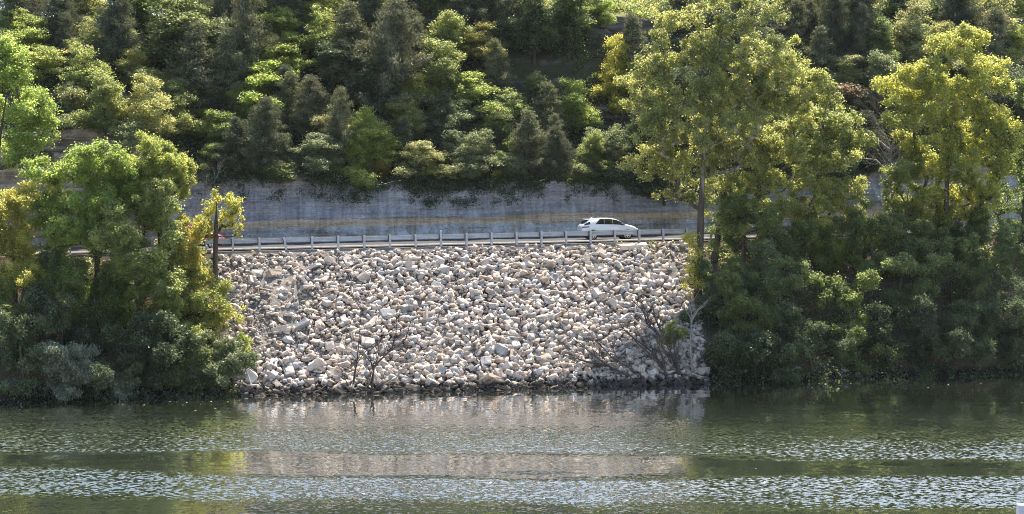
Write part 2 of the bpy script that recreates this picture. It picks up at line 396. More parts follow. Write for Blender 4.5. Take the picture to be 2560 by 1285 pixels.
# pale raised asphalt kerb under the guardrail
kv = []; ss = np.arange(-60, 60, 1.)
prof = [(.12, -.03), (.16, .10), (.36, .10), (.42, -.03)]
for s in ss:
    for t, dz in prof: kv.append(W(s, t, float(zr(s)) + dz))
tag(obj('kerb', np_mesh('kerb', kv, grid_faces(len(ss), 4)), pbr('kerb_concrete', (.36, .33, .29), .85, noise_amt=.25, scale=3)), kind='structure')

def ledge_h(s): return 1.78 + .16 * vnoise(s * .18, 2) + .06 * vnoise(s * 1.1, 5) - .25 * sstep(-14, -24, s)
def cliff_disp(s, t, z):
    h = z - zr(s)
    inb = sstep(-.2, .4, h)
    d = .34 * fbm(s * .22, h * .5, 0, 11, 3) + .16 * fbm(s * 1.1, h * 1.6, 0, 13, 3)
    st = np.floor(h * 1.25 + .25 * vnoise(s * .25, h * .2, 0, 17))
    d = d + .24 * vnoise(st * 3.7, np.floor(s * .22 + .5 * st) * 1.7, 0, 19)
    left = sstep(-22, -29, s)
    d = d + left * .8 * vnoise(st * 1.9, np.floor(s * .5 + st) * .9, 0, 23)
    over = np.where(h > ledge_h(s), -.05, -.30 * (1 - h / 1.8)) + .05 * h
    return t + inb * (d + over), z
def cliff_attr(me, s, t, z):
    vert_attr(me, 'h', (z - zr(s)).ravel()); vert_attr(me, 's', s.ravel()); vert_attr(me, 'ledge', ledge_h(s).ravel())
sheet('cliff', s_fine, [(7, 46), (8, 5)], MAT_CLIFF, cliff_disp, cliff_attr, smooth=False)
def hill_disp(s, t, z):
    top = zr(s) + 5
    n1 = .5 * fbm(s * .25, t * .25, z * .1, 31, 4); n2 = .16 * fbm(s * 1.1, t * 1.1, z * 2.2, 37, 3)
    st = np.floor(z * 1.6 + .3 * vnoise(s * .2))
    n3 = .5 * vnoise(st * 2.3, np.floor(s * .3 + st) * 1.3, 0, 41)
    b = sstep(11.2, 12.5, t)
    T, Zs, hc = knots(s[0])
    edge = np.zeros_like(t)
    for j in (10, 12):
        edge = np.maximum(edge, np.exp(-((t - (T[j] + .3)) / .5) ** 2))
    return t + b * edge * n3, z + b * (n1 * .6 + n2)
sheet('hillside', s_fine, [(9, 16), (10, 12), (11, 26), (12, 12), (13, 18), (14, 8), (15, 12)], MAT_HILL, hill_disp, smooth=False)

# ------------------------------------------------------------------ guardrail: one thing, its posts are parts
S0, S1 = -34.3, 66.
gr = empty('guardrail', W(0, 0, 9.2), TH, label='long galvanised steel guardrail on posts along the road edge above the rocks', cat='guardrail')
RZ = Matrix.Rotation(-TH, 3, 'Z')
def gl(s, t, z): return Vector((s, t, z - 9.2))        # in the guardrail's own frame
wb = [(0, .78), (.05, .75), (.075, .70), (.075, .665), (.03, .63), (.0, .605), (.0, .585), (.03, .56), (.075, .525), (.075, .49), (.05, .44), (0, .41)]
ss = np.arange(S0, S1, .4762)
V = []
for s in ss:
    e = float(zr(s)) + .012 * float(vnoise(s * .3, 4))
    for t, h in wb: V.append(gl(s, .07 + t, e + h + .04))
obj('rail', np_mesh('rail', V, grid_faces(len(ss), len(wb)), True), MAT_STEEL, gr)
def bmbox(bm, c, d, rot=None):
    r = bmesh.ops.create_cube(bm, size=1)['verts']
    for v in r: v.co = Vector((v.co.x * d[0], v.co.y * d[1], v.co.z * d[2]))
    if rot is not None: bmesh.ops.transform(bm, verts=r, matrix=rot.to_4x4())
    bmesh.ops.translate(bm, verts=r, vec=c)
    return r
def bm_obj(name, bm, mat, parent=None, smooth=False, bevel=0):
    if bevel: bmesh.ops.bevel(bm, geom=bm.edges[:], offset=bevel, segments=1, affect='EDGES', clamp_overlap=True)
    me = bpy.data.meshes.new(name); bm.to_mesh(me); bm.free()
    if smooth: me.polygons.foreach_set('use_smooth', np.ones(len(me.polygons), bool))
    return obj(name, me, mat, parent)
pb = bmesh.new()                                     # I-beam post
bmbox(pb, (0, -.075, .05), (.15, .012, 1.62)); bmbox(pb, (0, .075, .05), (.15, .012, 1.62)); bmbox(pb, (0, 0, .05), (.012, .138, 1.62))
post_me = bpy.data.meshes.new('post'); pb.to_mesh(post_me); pb.free(); post_me.materials.append(MAT_POST)
bb = bmesh.new(); bmbox(bb, (-.075, .12, .635), (.11, .10, .36)); bmesh.ops.bevel(bb, geom=bb.edges[:], offset=.012, segments=1, affect='EDGES')
blk_me = bpy.data.meshes.new('blockout'); bb.to_mesh(blk_me); bb.free(); blk_me.materials.append(MAT_WOOD)
db = bmesh.new(); bmbox(db, (0, -.06, .97), (.05, .02, .24)); bmbox(db, (0, -.075, 1.06), (.09, .012, .09))
del_me = bpy.data.meshes.new('reflector'); db.to_mesh(del_me); db.free(); del_me.materials.append(pbr('reflector_white', (.8, .78, .74), .4))
s_first = ST(*hit(580, 622).xy)[0]
rr = random.Random(3)
i = 0; s = s_first - 1.905 * 7
while s < S1 - 1:
    p = obj('post', post_me, None, gr, gl(s, -.10, float(zr(s))))
    p.rotation_euler = (rr.gauss(0, .02), rr.gauss(0, .012), 0)
    if i == 9: p.rotation_euler = (.0, -.17, 0); p['label'] = 'post leaning to the right'
    b = obj('blockout', blk_me, None, p); 
    if i in (7, 15): obj('reflector', del_me, None, p)
    i += 1; s += 1.905

# ------------------------------------------------------------------ plants
def tubes(paths, sides=6):
    V, F = [], []; off = 0
    for pts, rad in paths:
        pts = [Vector(p) for p in pts]; n = len(pts)
        up = Vector((1, 0, 0)); prev = None
        for i in range(n):
            d = (pts[min(i + 1, n - 1)] - pts[max(i - 1, 0)])
            d = d.normalized() if d.length > 1e-6 else Vector((0, 0, 1))
            a = up - d * up.dot(d)
            if a.length < .1: a = Vector((0, 1, 0)) - d * d.y
            a.normalize(); b = d.cross(a); up = a
            for k in range(sides):
                w = 2 * math.pi * k / sides
                V.append(pts[i] + (a * math.cos(w) + b * math.sin(w)) * rad[i])
        for i in range(n - 1):
            for k in range(sides):
                k2 = (k + 1) % sides
                F.append((off + i * sides + k, off + i * sides + k2, off + (i + 1) * sides + k2, off + (i + 1) * sides + k))
        off += n * sides
    return np.array([tuple(v) for v in V]), np.array(F)

def leaves(rg, C, Rc, per, size, flat=.6, up=.55, aspect=.6, tint_c=None, droop=0., out=.5):
    """leaf faces round clump centres C (n,3) with radii Rc (n,)"""
    n = len(C); idx = np.repeat(np.arange(n), per)
    m = len(idx)
    d = rg.normal(size=(m, 3)); d /= np.linalg.norm(d, axis=1)[:, None]
    r = np.minimum(np.abs(rg.normal(size=m)) * .42 + .30 * rg.random(m), 1.7)      # soft-edged tufts
    off = d * (r * Rc[idx])[:, None]; off[:, 2] *= flat
    off += rg.normal(size=(m, 3)) * .10
    p = C[idx] + off
    nrm = rg.normal(size=(m, 3)) * .75 + d * out; nrm[:, 2] += up
    nrm /= np.linalg.norm(nrm, axis=1)[:, None]
    a = np.cross(nrm, rg.normal(size=(m, 3))); a[:, 2] -= droop
    a /= np.linalg.norm(a, axis=1)[:, None] + 1e-9
    b = np.cross(nrm, a); b /= np.linalg.norm(b, axis=1)[:, None] + 1e-9
    l = size * (.55 + .9 * rg.random(m)); w = l * aspect
    V = np.stack([p - a * (l * .5)[:, None], p + b * (w * .5)[:, None] + a * (l * .08)[:, None], p + a * (l * .5)[:, None], p - b * (w * .5)[:, None] + a * (l * .08)[:, None]], 1)
    F = np.arange(4 * m).reshape(m, 4)
    if tint_c is None: tint_c = rg.random(n)
    tint = np.clip(.55 * tint_c[idx] + .45 * rg.random(m), 0, 1)
    big = rg.random(m); tint = np.where(big > .93, .93 + .07 * rg.random(m), tint * .9)
    return V.reshape(-1, 3), F, tint

def skeleton(trunk, targets, r0, rg, sag=.12, rmin=.012):
    """grow limbs from a trunk polyline to every target; returns tube paths"""
    nodes = [Vector(p) for p in trunk]; par = [-1] + list(range(len(trunk) - 1))
    paths = [list(range(len(trunk)))]
    base = nodes[0]; ends = []
    order = sorted(range(len(targets)), key=lambda q: (Vector(targets[q]) - nodes[min(len(trunk) - 1, 1)]).length)
    arr = [tuple(p) for p in nodes]
    for q in order:
        tgt = Vector(targets[q])
        A = np.array(arr); dv = np.array(tgt) - A
        dist = np.linalg.norm(dv, axis=1)
        cost = dist + np.where(dv[:, 2] < .25 * dist, (.25 * dist - dv[:, 2]) * 1.3, 0)
        lo = min(2, len(trunk) - 1); cost[:lo] += 4
        i = int(np.argmin(cost)); st = nodes[i]; ln = (tgt - st).length
        if ln < .05: continue
        k = max(2, min(5, int(ln / .7) + 1)); path = [i]; last = i
        side = Vector(rg.normal(size=3)) * ln * .07
        for j in range(1, k + 1):
            u = j / k
            p = st.lerp(tgt, u) + Vector((0, 0, -sag * ln * math.sin(math.pi * u))) + side * math.sin(math.pi * u)
            nodes.append(p); arr.append(tuple(p)); par.append(last); last = len(nodes) - 1; path.append(last)
        paths.append(path); ends.append(last)
    cnt = np.zeros(len(nodes))
    for e in ends:
        while e >= 0: cnt[e] += 1; e = par[e]
    tot = max(1, len(ends))
    rad = np.maximum(rmin, r0 * (np.maximum(cnt, .6) / tot) ** .5)
    out = []
    for q, path in enumerate(paths):
        rr_ = [rad[i] for i in path]
        if q and len(rr_) > 1: rr_[0] = min(rr_[0], rr_[1] * 1.15)
        if q == 0:
            L_ = len(path); rr_ = [max(x, r0 * (1 - .85 * j / max(1, L_ - 1))) for j, x in enumerate(rr_)]; rr_[0] *= 1.25
        out.append(([nodes[i] for i in path], rr_))
    return out

def crown_points(rg, lobes, n, shell=.5, mind=.0, up=.25):
    """clump centres in the outer part of a set of ellipsoids [(centre, radii)]"""
    vol = np.array([l[1][0] * l[1][2] for l in lobes]); vol = vol / vol.sum()
    P_, T_ = [], []
    tries = 0
    while len(P_) < n and tries < n * 12:
        tries += 1
        c, r = lobes[rg.choice(len(lobes), p=vol)]
        d = rg.normal(size=3); d[2] += up; d /= np.linalg.norm(d)
        q = np.array(c) + d * np.array(r) * (shell + (1 - shell) * rg.random() ** .6)
        if mind and P_ and np.min(np.sum((np.array(P_) - q) ** 2, 1)) < mind * mind: continue
        P_.append(q)
    return np.array(P_)

def make_plant(seed, lobes, trunk, r0, nclump, rc, per, size, shell=.45, flat=.6, aspect=.62, up=.55, limbs=True, mind=None, droop=0., sag=.12, upb=.25, twigs=1.):
    """-> (trunk mesh, crown mesh)"""
    rg = np.random.default_rng(seed)
    C = crown_points(rg, lobes, nclump, shell, rc * .55 if mind is None else mind, upb)
    Rc = rc * (.65 + .7 * rg.random(len(C)))
    V, F, t = leaves(rg, C, Rc, per, size, flat, up, aspect, droop=droop)
    crown = np_mesh('crown', V, F); face_attr(crown, 'tint', t)
    sub = C if twigs >= 1 else C[rg.random(len(C)) < twigs]
    paths = skeleton(trunk, [tuple(c) for c in sub], r0, rg, sag)
    V, F = tubes(paths, 6)
    tm = np_mesh('trunk', V, F, True)
    return tm, crown

def set_mat(o, m):
    if not o.data.materials: o.data.materials.append(m)
    o.material_slots[0].link = 'OBJECT'; o.material_slots[0].material = m

def make_cedar(seed, h=7., w=1.9, per=80, nw=26, size=.17, bare=.06):
    rg = np.random.default_rng(seed)
    Cs, paths = [], []
    lean = rg.normal(size=2) * .15
    tr = [(lean[0] * u * u, lean[1] * u * u, h * u) for u in np.linspace(0, 1, 9)]
    paths.append((tr, [max(.012, .13 * (1 - u) ** .8) for u in np.linspace(0, 1, 9)]))
    for k in range(nw):
        u = bare + (1 - bare) * (k + rg.random()) / nw
        prof = (1 - u) ** .62 * (.7 + .3 * min(1, u / .2)) + .04
        for a in range(6):
            an = rg.random() * 6.283; ln = w * prof * (.45 + .85 * rg.random())
            if ln < .1: ln = .1
            b = Vector((lean[0] * u * u, lean[1] * u * u, h * u))
            e = b + Vector((math.cos(an) * ln, math.sin(an) * ln, ln * (.25 + .3 * rg.random())))
            m = b.lerp(e, .5) - Vector((0, 0, .08 * ln))
            paths.append(([b, m, e], [.03 * prof + .012, .018, .008]))
            nn = max(1, int(ln / .42))
            for q in range(nn): 
                f = (q + .7) / nn
                Cs.append(tuple(b.lerp(e, f) + Vector(rg.normal(size=3)) * .08))
    C = np.array(Cs); Rc = np.full(len(C), .34)
    per2 = max(8, per)
    V, F, t = leaves(rg, C, Rc, per2, size, .8, .2, .26, droop=-.9, out=.3)
    cm = np_mesh('crown', V, F); face_attr(cm, 'tint', t)
    V, F = tubes(paths, 5)
    return np_mesh('trunk', V, F, True), cm

def random_lobes(rg, h, w, n, lo=.32):
    out = []
    for i in range(n):
        u = lo + (1 - lo) * ((i + .5) / n) * .86
        a = rg.random() * 6.28; rr_ = w * (.22 + .34 * rg.random()) * (1.05 - .55 * max(0, (u - .55) / .45))
        d = w * .75 * rg.random() * (1.15 - u)
        out.append(((math.cos(a) * d * 1.5, math.sin(a) * d * 1.5, h * u), (rr_, rr_, rr_ * .72)))
    return out
PROTO = {}
for i in range(5):                                     # broadleaf, 7 m
    rg = np.random.default_rng(100 + i)
    lb = random_lobes(rg, 7, 2.6, 14, .2)
    PROTO['B%d' % i] = make_plant(100 + i, lb, [(0, 0, 0), (.05, .03, 1.2), (.1 * rg.normal(), .1, 2.6), (.25 * rg.normal(), .1, 4.2), (.3 * rg.normal(), 0, 5.8)], .11, 230, .46, 90, .135, shell=.25, flat=.75) + (7., 2.0)
for i in range(4):
    PROTO['C%d' % i] = make_cedar(200 + i, 7, [1.7, 2.0, 2.3, 1.5][i]) + (7., [1.5, 1.75, 2.0, 1.3][i])
for i in range(3):                                     # low shrubs, 2.6 m
    rg = np.random.default_rng(300 + i)
    lb = [((rg.normal() * .5, rg.normal() * .5, .7 + 1.3 * rg.random()), (.75, .75, .6)) for _ in range(6)]
    PROTO['S%d' % i] = make_plant(300 + i, lb, [(0, 0, 0), (.05, 0, .4), (.1, .05, .9)], .05, 55, .42, 130, .115) + (2.6, 1.25)
def put(kind, name, cat, base, h, w, mat, label, group=None, bark=BARK, seed=0):
    tm, cm, ph, pw = PROTO[kind]
    r = random.Random(hash((round(base.x, 2), seed)) & 0xffff)
    o = empty(name, base, r.random() * 6.28, label=label, cat=cat, group=group)
    f = h / ph; g = max(.6 * f, min(1.7 * f, w / pw))
    o.scale = (g, g, f)
    t = obj('trunk', tm, bark, o); c = obj('crown', cm, None, o); set_mat(c, mat); 
    return o
# ------------------------------------------------------------------ trees on the hillside, each where the photo shows it
# (kind, leaves, px, py top, py bottom, half width px, label)
HILL = [
 ('S0','deep', 60, 330, 410, 50, 'dark shrub on the tan ledges beside the tall left edge tree'),
 ('S1','green', 150, 300, 345, 44, 'green shrub on the upper tan ledge left of the bleached shrub'),
 ('S2','green', 245, 300, 340, 40, 'green shrub on the upper tan ledge above the bright maple'),
 ('S0','grey', 330, 300, 380, 40, 'grey shrub hanging over the tan ledges right of the bright maple top'),
 ('B0','maple', 70, 30, 150, 78, 'rounded yellow-green tree at the upper left corner of the hillside'),
 ('B1','bright', 110, 110, 215, 62, 'leafy tree just below the rounded one at the upper left'),
 ('B2','pale', 228, 32, 150, 42, 'small pale round-topped tree between two dark pines at upper left'),
 ('C0','cedar2', 292, -40, 150, 52, 'tall dark pine standing left of the deep green oak'),
 ('C1','cedar2', 30, -60, 90, 60, 'dark pine cut off by the upper left corner'),
 ('C2','cedar2', 150, -50, 110, 60, 'dark pine with sky showing through its branches'),
 ('B3','green', 440, -30, 165, 100, 'broad deep green oak on the ridge, widest crown at upper left'),
 ('B4','green', 345, -20, 80, 60, 'green ridge tree touching the left side of the deep green oak'),
 ('C3','cedar', 488, 70, 265, 60, 'olive cedar with a rounded top in front of the deep green oak'),
 ('C0','cedar', 570, 82, 255, 48, 'slim olive cedar right beside the round-topped cedar'),
 ('C1','cedar', 622, -30, 190, 58, 'tall brownish cedar on the ridge above the slim cedar'),
 ('C2','cedar2', 560, -60, 110, 55, 'dark ridge cedar behind the slim olive cedar'),
 ('B0','bright', 715, 75, 175, 72, 'yellow-green tree on the slope below the ridge pines'),
 ('B1','maple', 668, 142, 275, 66, 'round bright tree standing above the vine-hung cliff'),
 ('B2','bright', 800, -30, 90, 66, 'light green tree at the top edge, above the olive cedars'),
 ('C3','cedar2', 725, -50, 110, 52, 'dark cedar at the top edge beside a light green tree'),
 ('S0','pale', 172, 193, 275, 46, 'pale bleached shrub on the left ledge'),
 ('B3','yellow', 338, 112, 215, 50, 'yellowish tree left of the round-topped cedar'),
 ('B4','bright', 262, 185, 330, 52, 'bushy yellow-green tree above the tan left ledges'),
 ('B0','pale', 365, 178, 340, 58, 'pale leafy tree in the middle of the left bluff'),
 ('B1','bright', 412, 250, 345, 44, 'small bright tree leaning out over the left cliff'),
 ('B2','orange', 452, 135, 215, 36, 'tree with rusty orange leaf tips on the left bluff'),
 ('B3','deep', 180, 135, 225, 60, 'dark shaded tree under the pale round-topped tree'),
 ('B4','bright', 594, 203, 310, 30, 'small vivid green tree alone against the dark rock'),
 ('B0','yellow', 516, 268, 348, 32, 'little tree with tan leaf tips on the dark ledge'),
 ('C2','cedar2', 655, 262, 425, 62, 'dark bushy cedar at the cliff lip'),
 ('C0','cedar2', 590, 300, 420, 48, 'short dark cedar at the left end of the shaded lip'),
 ('B1','grey', 782, 322, 460, 52, 'grey-green vine-clad tree hanging over the cliff'),
 ('C1','cedar', 785, 195, 345, 58, 'olive cedar above the vine-clad tree'),
 ('C3','cedar2', 715, 170, 300, 45, 'dark cedar between two bright round trees'),
 ('C2','cedar', 975, 10, 262, 92, 'large bare-stemmed cedar with a dark trunk showing'),
 ('C0','cedar', 870, 20, 200, 70, 'tall olive cedar left of the bare-stemmed cedar'),
 ('C1','cedar2', 905, -60, 120, 70, 'dark ridge cedar above the bare-stemmed cedar'),
 ('B2','yellow', 1035, 60, 150, 45, 'small yellow-topped tree against the bare-stemmed cedar'),
 ('B3','maple', 1108, 92, 275, 56, 'tall bright tree right of the bare-stemmed cedar'),
 ('B4','green', 1108, 30, 120, 34, 'fresh green tree above the tall bright tree'),
 ('B0','yellow', 1205, 48, 150, 84, 'wide flat-topped yellow-green tree near the ridge'),
 ('B1','maple', 1185, 175, 300, 66, 'bright tree at the left half of the glowing pair in mid slope'),
 ('B2','maple', 1258, 215, 320, 50, 'bright tree at the right half of the glowing pair in mid slope'),
 ('B3','deep', 1335, -50, 130, 70, 'dark green ridge tree above the bare rock patch'),
 ('B4','green', 1425, -60, 120, 74, 'tall green ridge tree left of the sunlit grass'),
 ('B1','maple', 1500, -20, 75, 32, 'bright tree touching the left edge of the sunlit grass'),
 ('B2','green', 1335, 172, 262, 36, 'mid-green shrubby tree below the bare rock patch'),
 ('C3','cedar', 1370, 212, 345, 48, 'soft grey-olive cedar in the hollow above the car'),
 ('B3','maple', 1436, 186, 325, 46, 'bright pale tree to the right of the grey-olive cedar'),
 ('B4','bright', 1484, 318, 445, 38, 'drooping pale tree at the cliff lip above the car'),
 ('C0','cedar', 1322, 285, 452, 56, 'broad olive cedar on the cliff lip left of the car'),
 ('C1','cedar2', 1395, 325, 460, 44, 'dark cedar on the lip just above the car'),
 ('B0','grey', 1200, 318, 460, 56, 'grey-green tree on the lip left of the broad olive cedar'),
 ('B1','pale', 1062, 343, 458, 50, 'pale twiggy tree on the lip right of the orange tree'),
 ('B2','grey', 1155, 335, 452, 42, 'speckled shrubby tree between pale and grey-green lip trees'),
 ('B3','orange', 956, 350, 446, 28, 'small orange-tinted tree on the cliff lip'),
 ('C3','cedar2', 1010, 298, 415, 26, 'narrow dark cedar next to the orange tree'),
 ('B4','bright', 908, 258, 420, 50, 'yellow-green tree left of the orange tree'),
 ('C2','cedar', 845, 225, 430, 46, 'tall thin olive cedar at the lip left of the orange tree'),
 ('B0','yellow', 1545, 83, 215, 42, 'yellow tree with stacked leaf tufts beside the cottonwood'),
 ('C3','cedar', 1582, 45, 205, 42, 'olive cedar below the sunlit grass'),
 ('B1','yellow', 1532, 165, 300, 46, 'yellowish tree at the left foot of the olive cedar'),
 ('B2','grey', 1535, 300, 420, 42, 'dull grey-green tree half hidden by the cottonwood'),
 ('C0','cedar2', 1700, -70, 60, 40, 'dark ridge cedar right of the sunlit grass'),
 ('C1','cedar', 1992, 5, 150, 52, 'olive cedar at the right of the cottonwood top'),
 ('C2','cedar2', 2080, -30, 150, 56, 'dark cedar on the upper right slope'),
 ('C3','cedar2', 2150, -60, 120, 62, 'blackish cedar second from the pale upright tree'),
 ('C0','cedar', 2052, 75, 215, 50, 'grey-olive cedar above the pale shrubby trees'),
 ('B4','green', 2196, 35, 165, 50, 'dark leafed tree left of the pale upright tree'),
 ('B0','pale', 2280, -10, 165, 54, 'pale upright tree near the top right'),
 ('B1','pale', 2372, 45, 180, 50, 'pale tree behind the right sycamore top'),
 ('B2','pale', 2485, -40, 90, 66, 'pale tree at the top right corner'),
 ('C1','cedar', 2490, 30, 190, 62, 'cedar under the pale corner tree'),
 ('B3','pale', 2110, 130, 235, 58, 'pale flat-topped tree in the gap right of the cottonwood'),
 ('B4','grey', 2200, 118, 275, 54, 'grey-green tree next to the pale flat-topped tree'),
 ('S1','brown', 2140, 208, 275, 54, 'dry brown shrub on the ledge above the dead tree'),
 ('S2','brown', 2075, 225, 285, 36, 'small dry shrub at the left end of the right ledge'),
 ('B0','grey', 2535, 150, 300, 50, 'hazy grey-green tree at the right edge'),
 ('C2','cedar2', 2395, -70, 110, 60, 'dark ridge cedar behind the pale upright tree'),
 ('C3','cedar2', 2250, -80, 90, 55, 'dark ridge cedar left of the pale upright tree'),
 ('B1','grey', 2290, 195, 330, 55, 'shaded grey tree behind the bare dead branches'),
 ('C0','cedar2', 2170, 290, 420, 45, 'dark cedar in shade behind the dead tree'),
 ('S0','grey', 1270, 370, 455, 36, 'shrub on the lip at the left foot of the olive cedar'),
 ('S1','bright', 905, 420, 485, 42, 'green bush trailing over the cliff top'),
 ('S2','grey', 1460, 420, 480, 40, 'grey bush trailing over the cliff above the car roof'),
 ('S0','green', 700, 400, 462, 46, 'dull green bush on the cliff top left of the vine-clad tree'),
 ('S1','deep', 1550, 410, 480, 48, 'dark bush at the cliff top right of the car'),
 ('B2','bright', 1015, 160, 290, 40, 'slender tree under the bare-stemmed cedar'),
 ('B3','deep', 920, 130, 270, 55, 'shaded tree behind the bare-stemmed cedar'),
 ('C1','cedar', 1240, 100, 215, 40, 'small cedar under the wide flat-topped tree'),
 ('C0','cedar2', 1110, 240, 370, 50, 'dark cedar in the hollow above the pale lip trees'),
 ('B4','deep', 830, 90, 220, 60, 'shaded leafy tree among the olive cedars'),
 ('C2','cedar2', 1180, -70, 70, 60, 'dark ridge cedar above the wide flat-topped tree'),
 ('C3','cedar2', 1030, -80, 60, 55, 'dark ridge cedar at the top centre left'),
 ('C0','cedar2', 1260, -80, 60, 55, 'dark ridge cedar at the top centre'),
 ('B0','bright', 660, 60, 165, 55, 'half-hidden green tree between brownish and dark cedars'),
 ('B1','green', 2330, 250, 420, 60, 'green tree behind the right sycamore'),
 ('C1','cedar2', 2440, 200, 380, 60, 'dark cedar behind the right sycamore'),
 ('B2','grey', 1960, 110, 260, 55, 'grey-green tree behind the right part of the cottonwood'),
 ('C2','cedar2', 1850, -40, 180, 60, 'dark cedar behind the top of the cottonwood'),
 ('C3','cedar2', 1780, 40, 240, 60, 'dark cedar behind the middle of the cottonwood'),
 ('B3','deep', 1700, 150, 330, 70, 'shaded tree behind the left limbs of the cottonwood'),
 ('B4','deep', 1620, 230, 420, 60, 'shaded tree behind the lowest cottonwood limb'),
 ('C0','cedar2', 1880, 250, 430, 60, 'dark cedar behind the second cottonwood stem'),
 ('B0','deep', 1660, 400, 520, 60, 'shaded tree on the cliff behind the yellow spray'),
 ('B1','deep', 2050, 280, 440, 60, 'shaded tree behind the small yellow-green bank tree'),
]
NAMES = {'B': ('broadleaf_tree', 'tree'), 'C': ('cedar_tree', 'tree'), 'S': ('shrub', 'shrub')}
GRP = {'B': 'broadleaf trees on the hillside', 'C': 'cedars on the hillside', 'S': 'shrubs on the hillside'}
for q, (k, mk, px, top, bot, hw, lab) in enumerate(HILL):
    bot = bot + .16 * (bot - top) if bot < 430 else bot
    b = hit(px, bot, 118.)
    h = (bot - top) / FPX * b.y * 1.03; w = hw / FPX * b.y * 1.12
    b.z -= .15
    put(k, *NAMES[k[0]], b, h, w, L[mk], lab, GRP[k[0]], BARK_G if mk == 'pale' else BARK, q)

# filler trees: the dense wood between the ones above
rf = random.Random(77)
COLS = [(60, 'at the far left'), (200, 'below the pine with sky behind'), (330, 'left of the deep green oak'), (450, 'under the deep green oak'), (570, 'under the slim olive cedar'), (690, 'left of the vine-clad tree'),
        (800, 'above the vine-clad tree'), (920, 'left of the bare-stemmed cedar'), (1040, 'right of the bare-stemmed cedar'), (1150, 'left of the glowing pair'), (1270, 'under the glowing pair'), (1390, 'above the white car'),
        (1490, 'right of the rock patch'), (1600, 'left of the cottonwood crown'), (1720, 'behind the cottonwood trunk'), (1860, 'behind the second cottonwood'), (2000, 'right of the cottonwood top'), (2130, 'above the dead tree'),
        (2250, 'behind the dead tree'), (2380, 'behind the sycamore crown'), (2520, 'at the far right')]
ROWS = [('on the ridge', 31.5, (60, 125), 9.0), ('on the upper slope', 25.5, None, 6.5), ('in mid slope', 20., None, 5.5), ('on the lower slope', 14., None, 4.6), ('on the cliff lip', 11.4, None, 3.4)]
for cx, cn in COLS:
    for ri, (rn, t0, _, h0) in enumerate(ROWS):
        if 1370 < cx < 1730 and ri in (0, 1, 2): continue
        if ri == 4 and not (560 < cx < 1660): continue
        px = cx + rf.uniform(-35, 35); t = t0 + rf.uniform(-1.6, 1.6)
        t = max(t, 11.3); s = 0.
        for _ in range(12):
            p = W(s, t, 0); s += ((px - 1280) / FPX * p.y - p.x) * .9
        b = W(s, t, float(Z(s, t)) - .2); h = h0 * rf.uniform(.8, 1.2)
        k = rf.choice(['B0', 'B1', 'B2', 'B3', 'B4', 'B0', 'B2', 'C1', 'C2', 'C3'] if ri else ['C0', 'C1', 'C2', 'C3', 'B1', 'B3'])
        mk = rf.choice(['cedar', 'cedar2', 'cedar'] if k[0] == 'C' else ['green', 'bright', 'pale', 'grey', 'bright'])
        d_ = {'cedar': 'olive', 'cedar2': 'dark', 'green': 'green', 'deep': 'shaded', 'bright': 'yellow-green', 'grey': 'grey-green', 'yellow': 'yellowish', 'pale': 'pale'}[mk]
        put(k, *NAMES[k[0]], b, h, h * rf.uniform(.26, .36) * (1.25 if k[0] == 'B' else .9), L[mk], '%s %s %s, %s' % (d_, 'cedar' if k[0] == 'C' else 'leafy tree', rn, cn), GRP[k[0]], BARK, int(cx))
# undergrowth that nobody could count
def scatter_cover(name, seed, n, srange, trange, rcl, per, size, mat, keep=None, label=None, flat=.55, shift=0.):
    rg = np.random.default_rng(seed)
    s = rg.uniform(*srange, n); t = rg.uniform(*trange, n)
    m = vnoise(s * (.55 if shift > .3 else .2), t * .3, 0, seed) + .4 * rg.normal(size=n) > (-.1 if shift > .3 else -.35)
    if keep is not None: m &= keep(s, t)
    s, t = s[m], t[m]
    z = Z(s, t)
    t = t - shift
    C = np.stack([s * C_ - t * S_, 120 + s * S_ + t * C_, z + rcl * .35 * rg.random(len(s)) - shift * 1.2 * rg.random(len(s))], 1)
    Rc = rcl * (.5 + rg.random(len(s)))
    V, F, ti = leaves(rg, C, Rc, per, size, flat, .5, .6)
    me = np_mesh(name, V, F); face_attr(me, 'tint', ti)
    return tag(obj(name, me, mat), label, 'ground cover' if label else None, None, 'stuff')
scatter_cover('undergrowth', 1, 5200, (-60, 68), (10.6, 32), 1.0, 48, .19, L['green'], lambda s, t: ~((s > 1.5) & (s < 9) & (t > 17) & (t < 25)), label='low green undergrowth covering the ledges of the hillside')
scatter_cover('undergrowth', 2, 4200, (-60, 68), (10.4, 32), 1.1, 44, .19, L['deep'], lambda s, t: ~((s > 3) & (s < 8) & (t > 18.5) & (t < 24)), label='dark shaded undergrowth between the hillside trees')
scatter_cover('dry_grass', 3, 2600, (5, 60), (24.8, 40), .5, 22, .22, L['yellow'], label='sunlit yellow grass along the top of the hill', flat=.9)
offrock = lambda s, t: (s < rip_l(t) - .5) | (s > rip_r(t) + .5)
scatter_cover('bank_weeds', 4, 4200, (-62, 68), (-12.2, -.6), .6, 40, .18, L['green'], offrock, 'low green weeds covering the river bank beside the rocks')
scatter_cover('vines', 5, 1700, (-26, 32), (10.1, 11.4), .6, 60, .15, L['deep'], label='vines and weeds hanging along the cliff top', flat=.9, shift=.4)
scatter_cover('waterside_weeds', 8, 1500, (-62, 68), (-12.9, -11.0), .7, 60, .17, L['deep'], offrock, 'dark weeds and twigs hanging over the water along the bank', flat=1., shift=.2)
scatter_cover('verge_weeds', 6, 150, (8, 22), (-1.2, -.35), .2, 14, .13, L['yellow'], label='tufts of weeds at the foot of the guardrail')

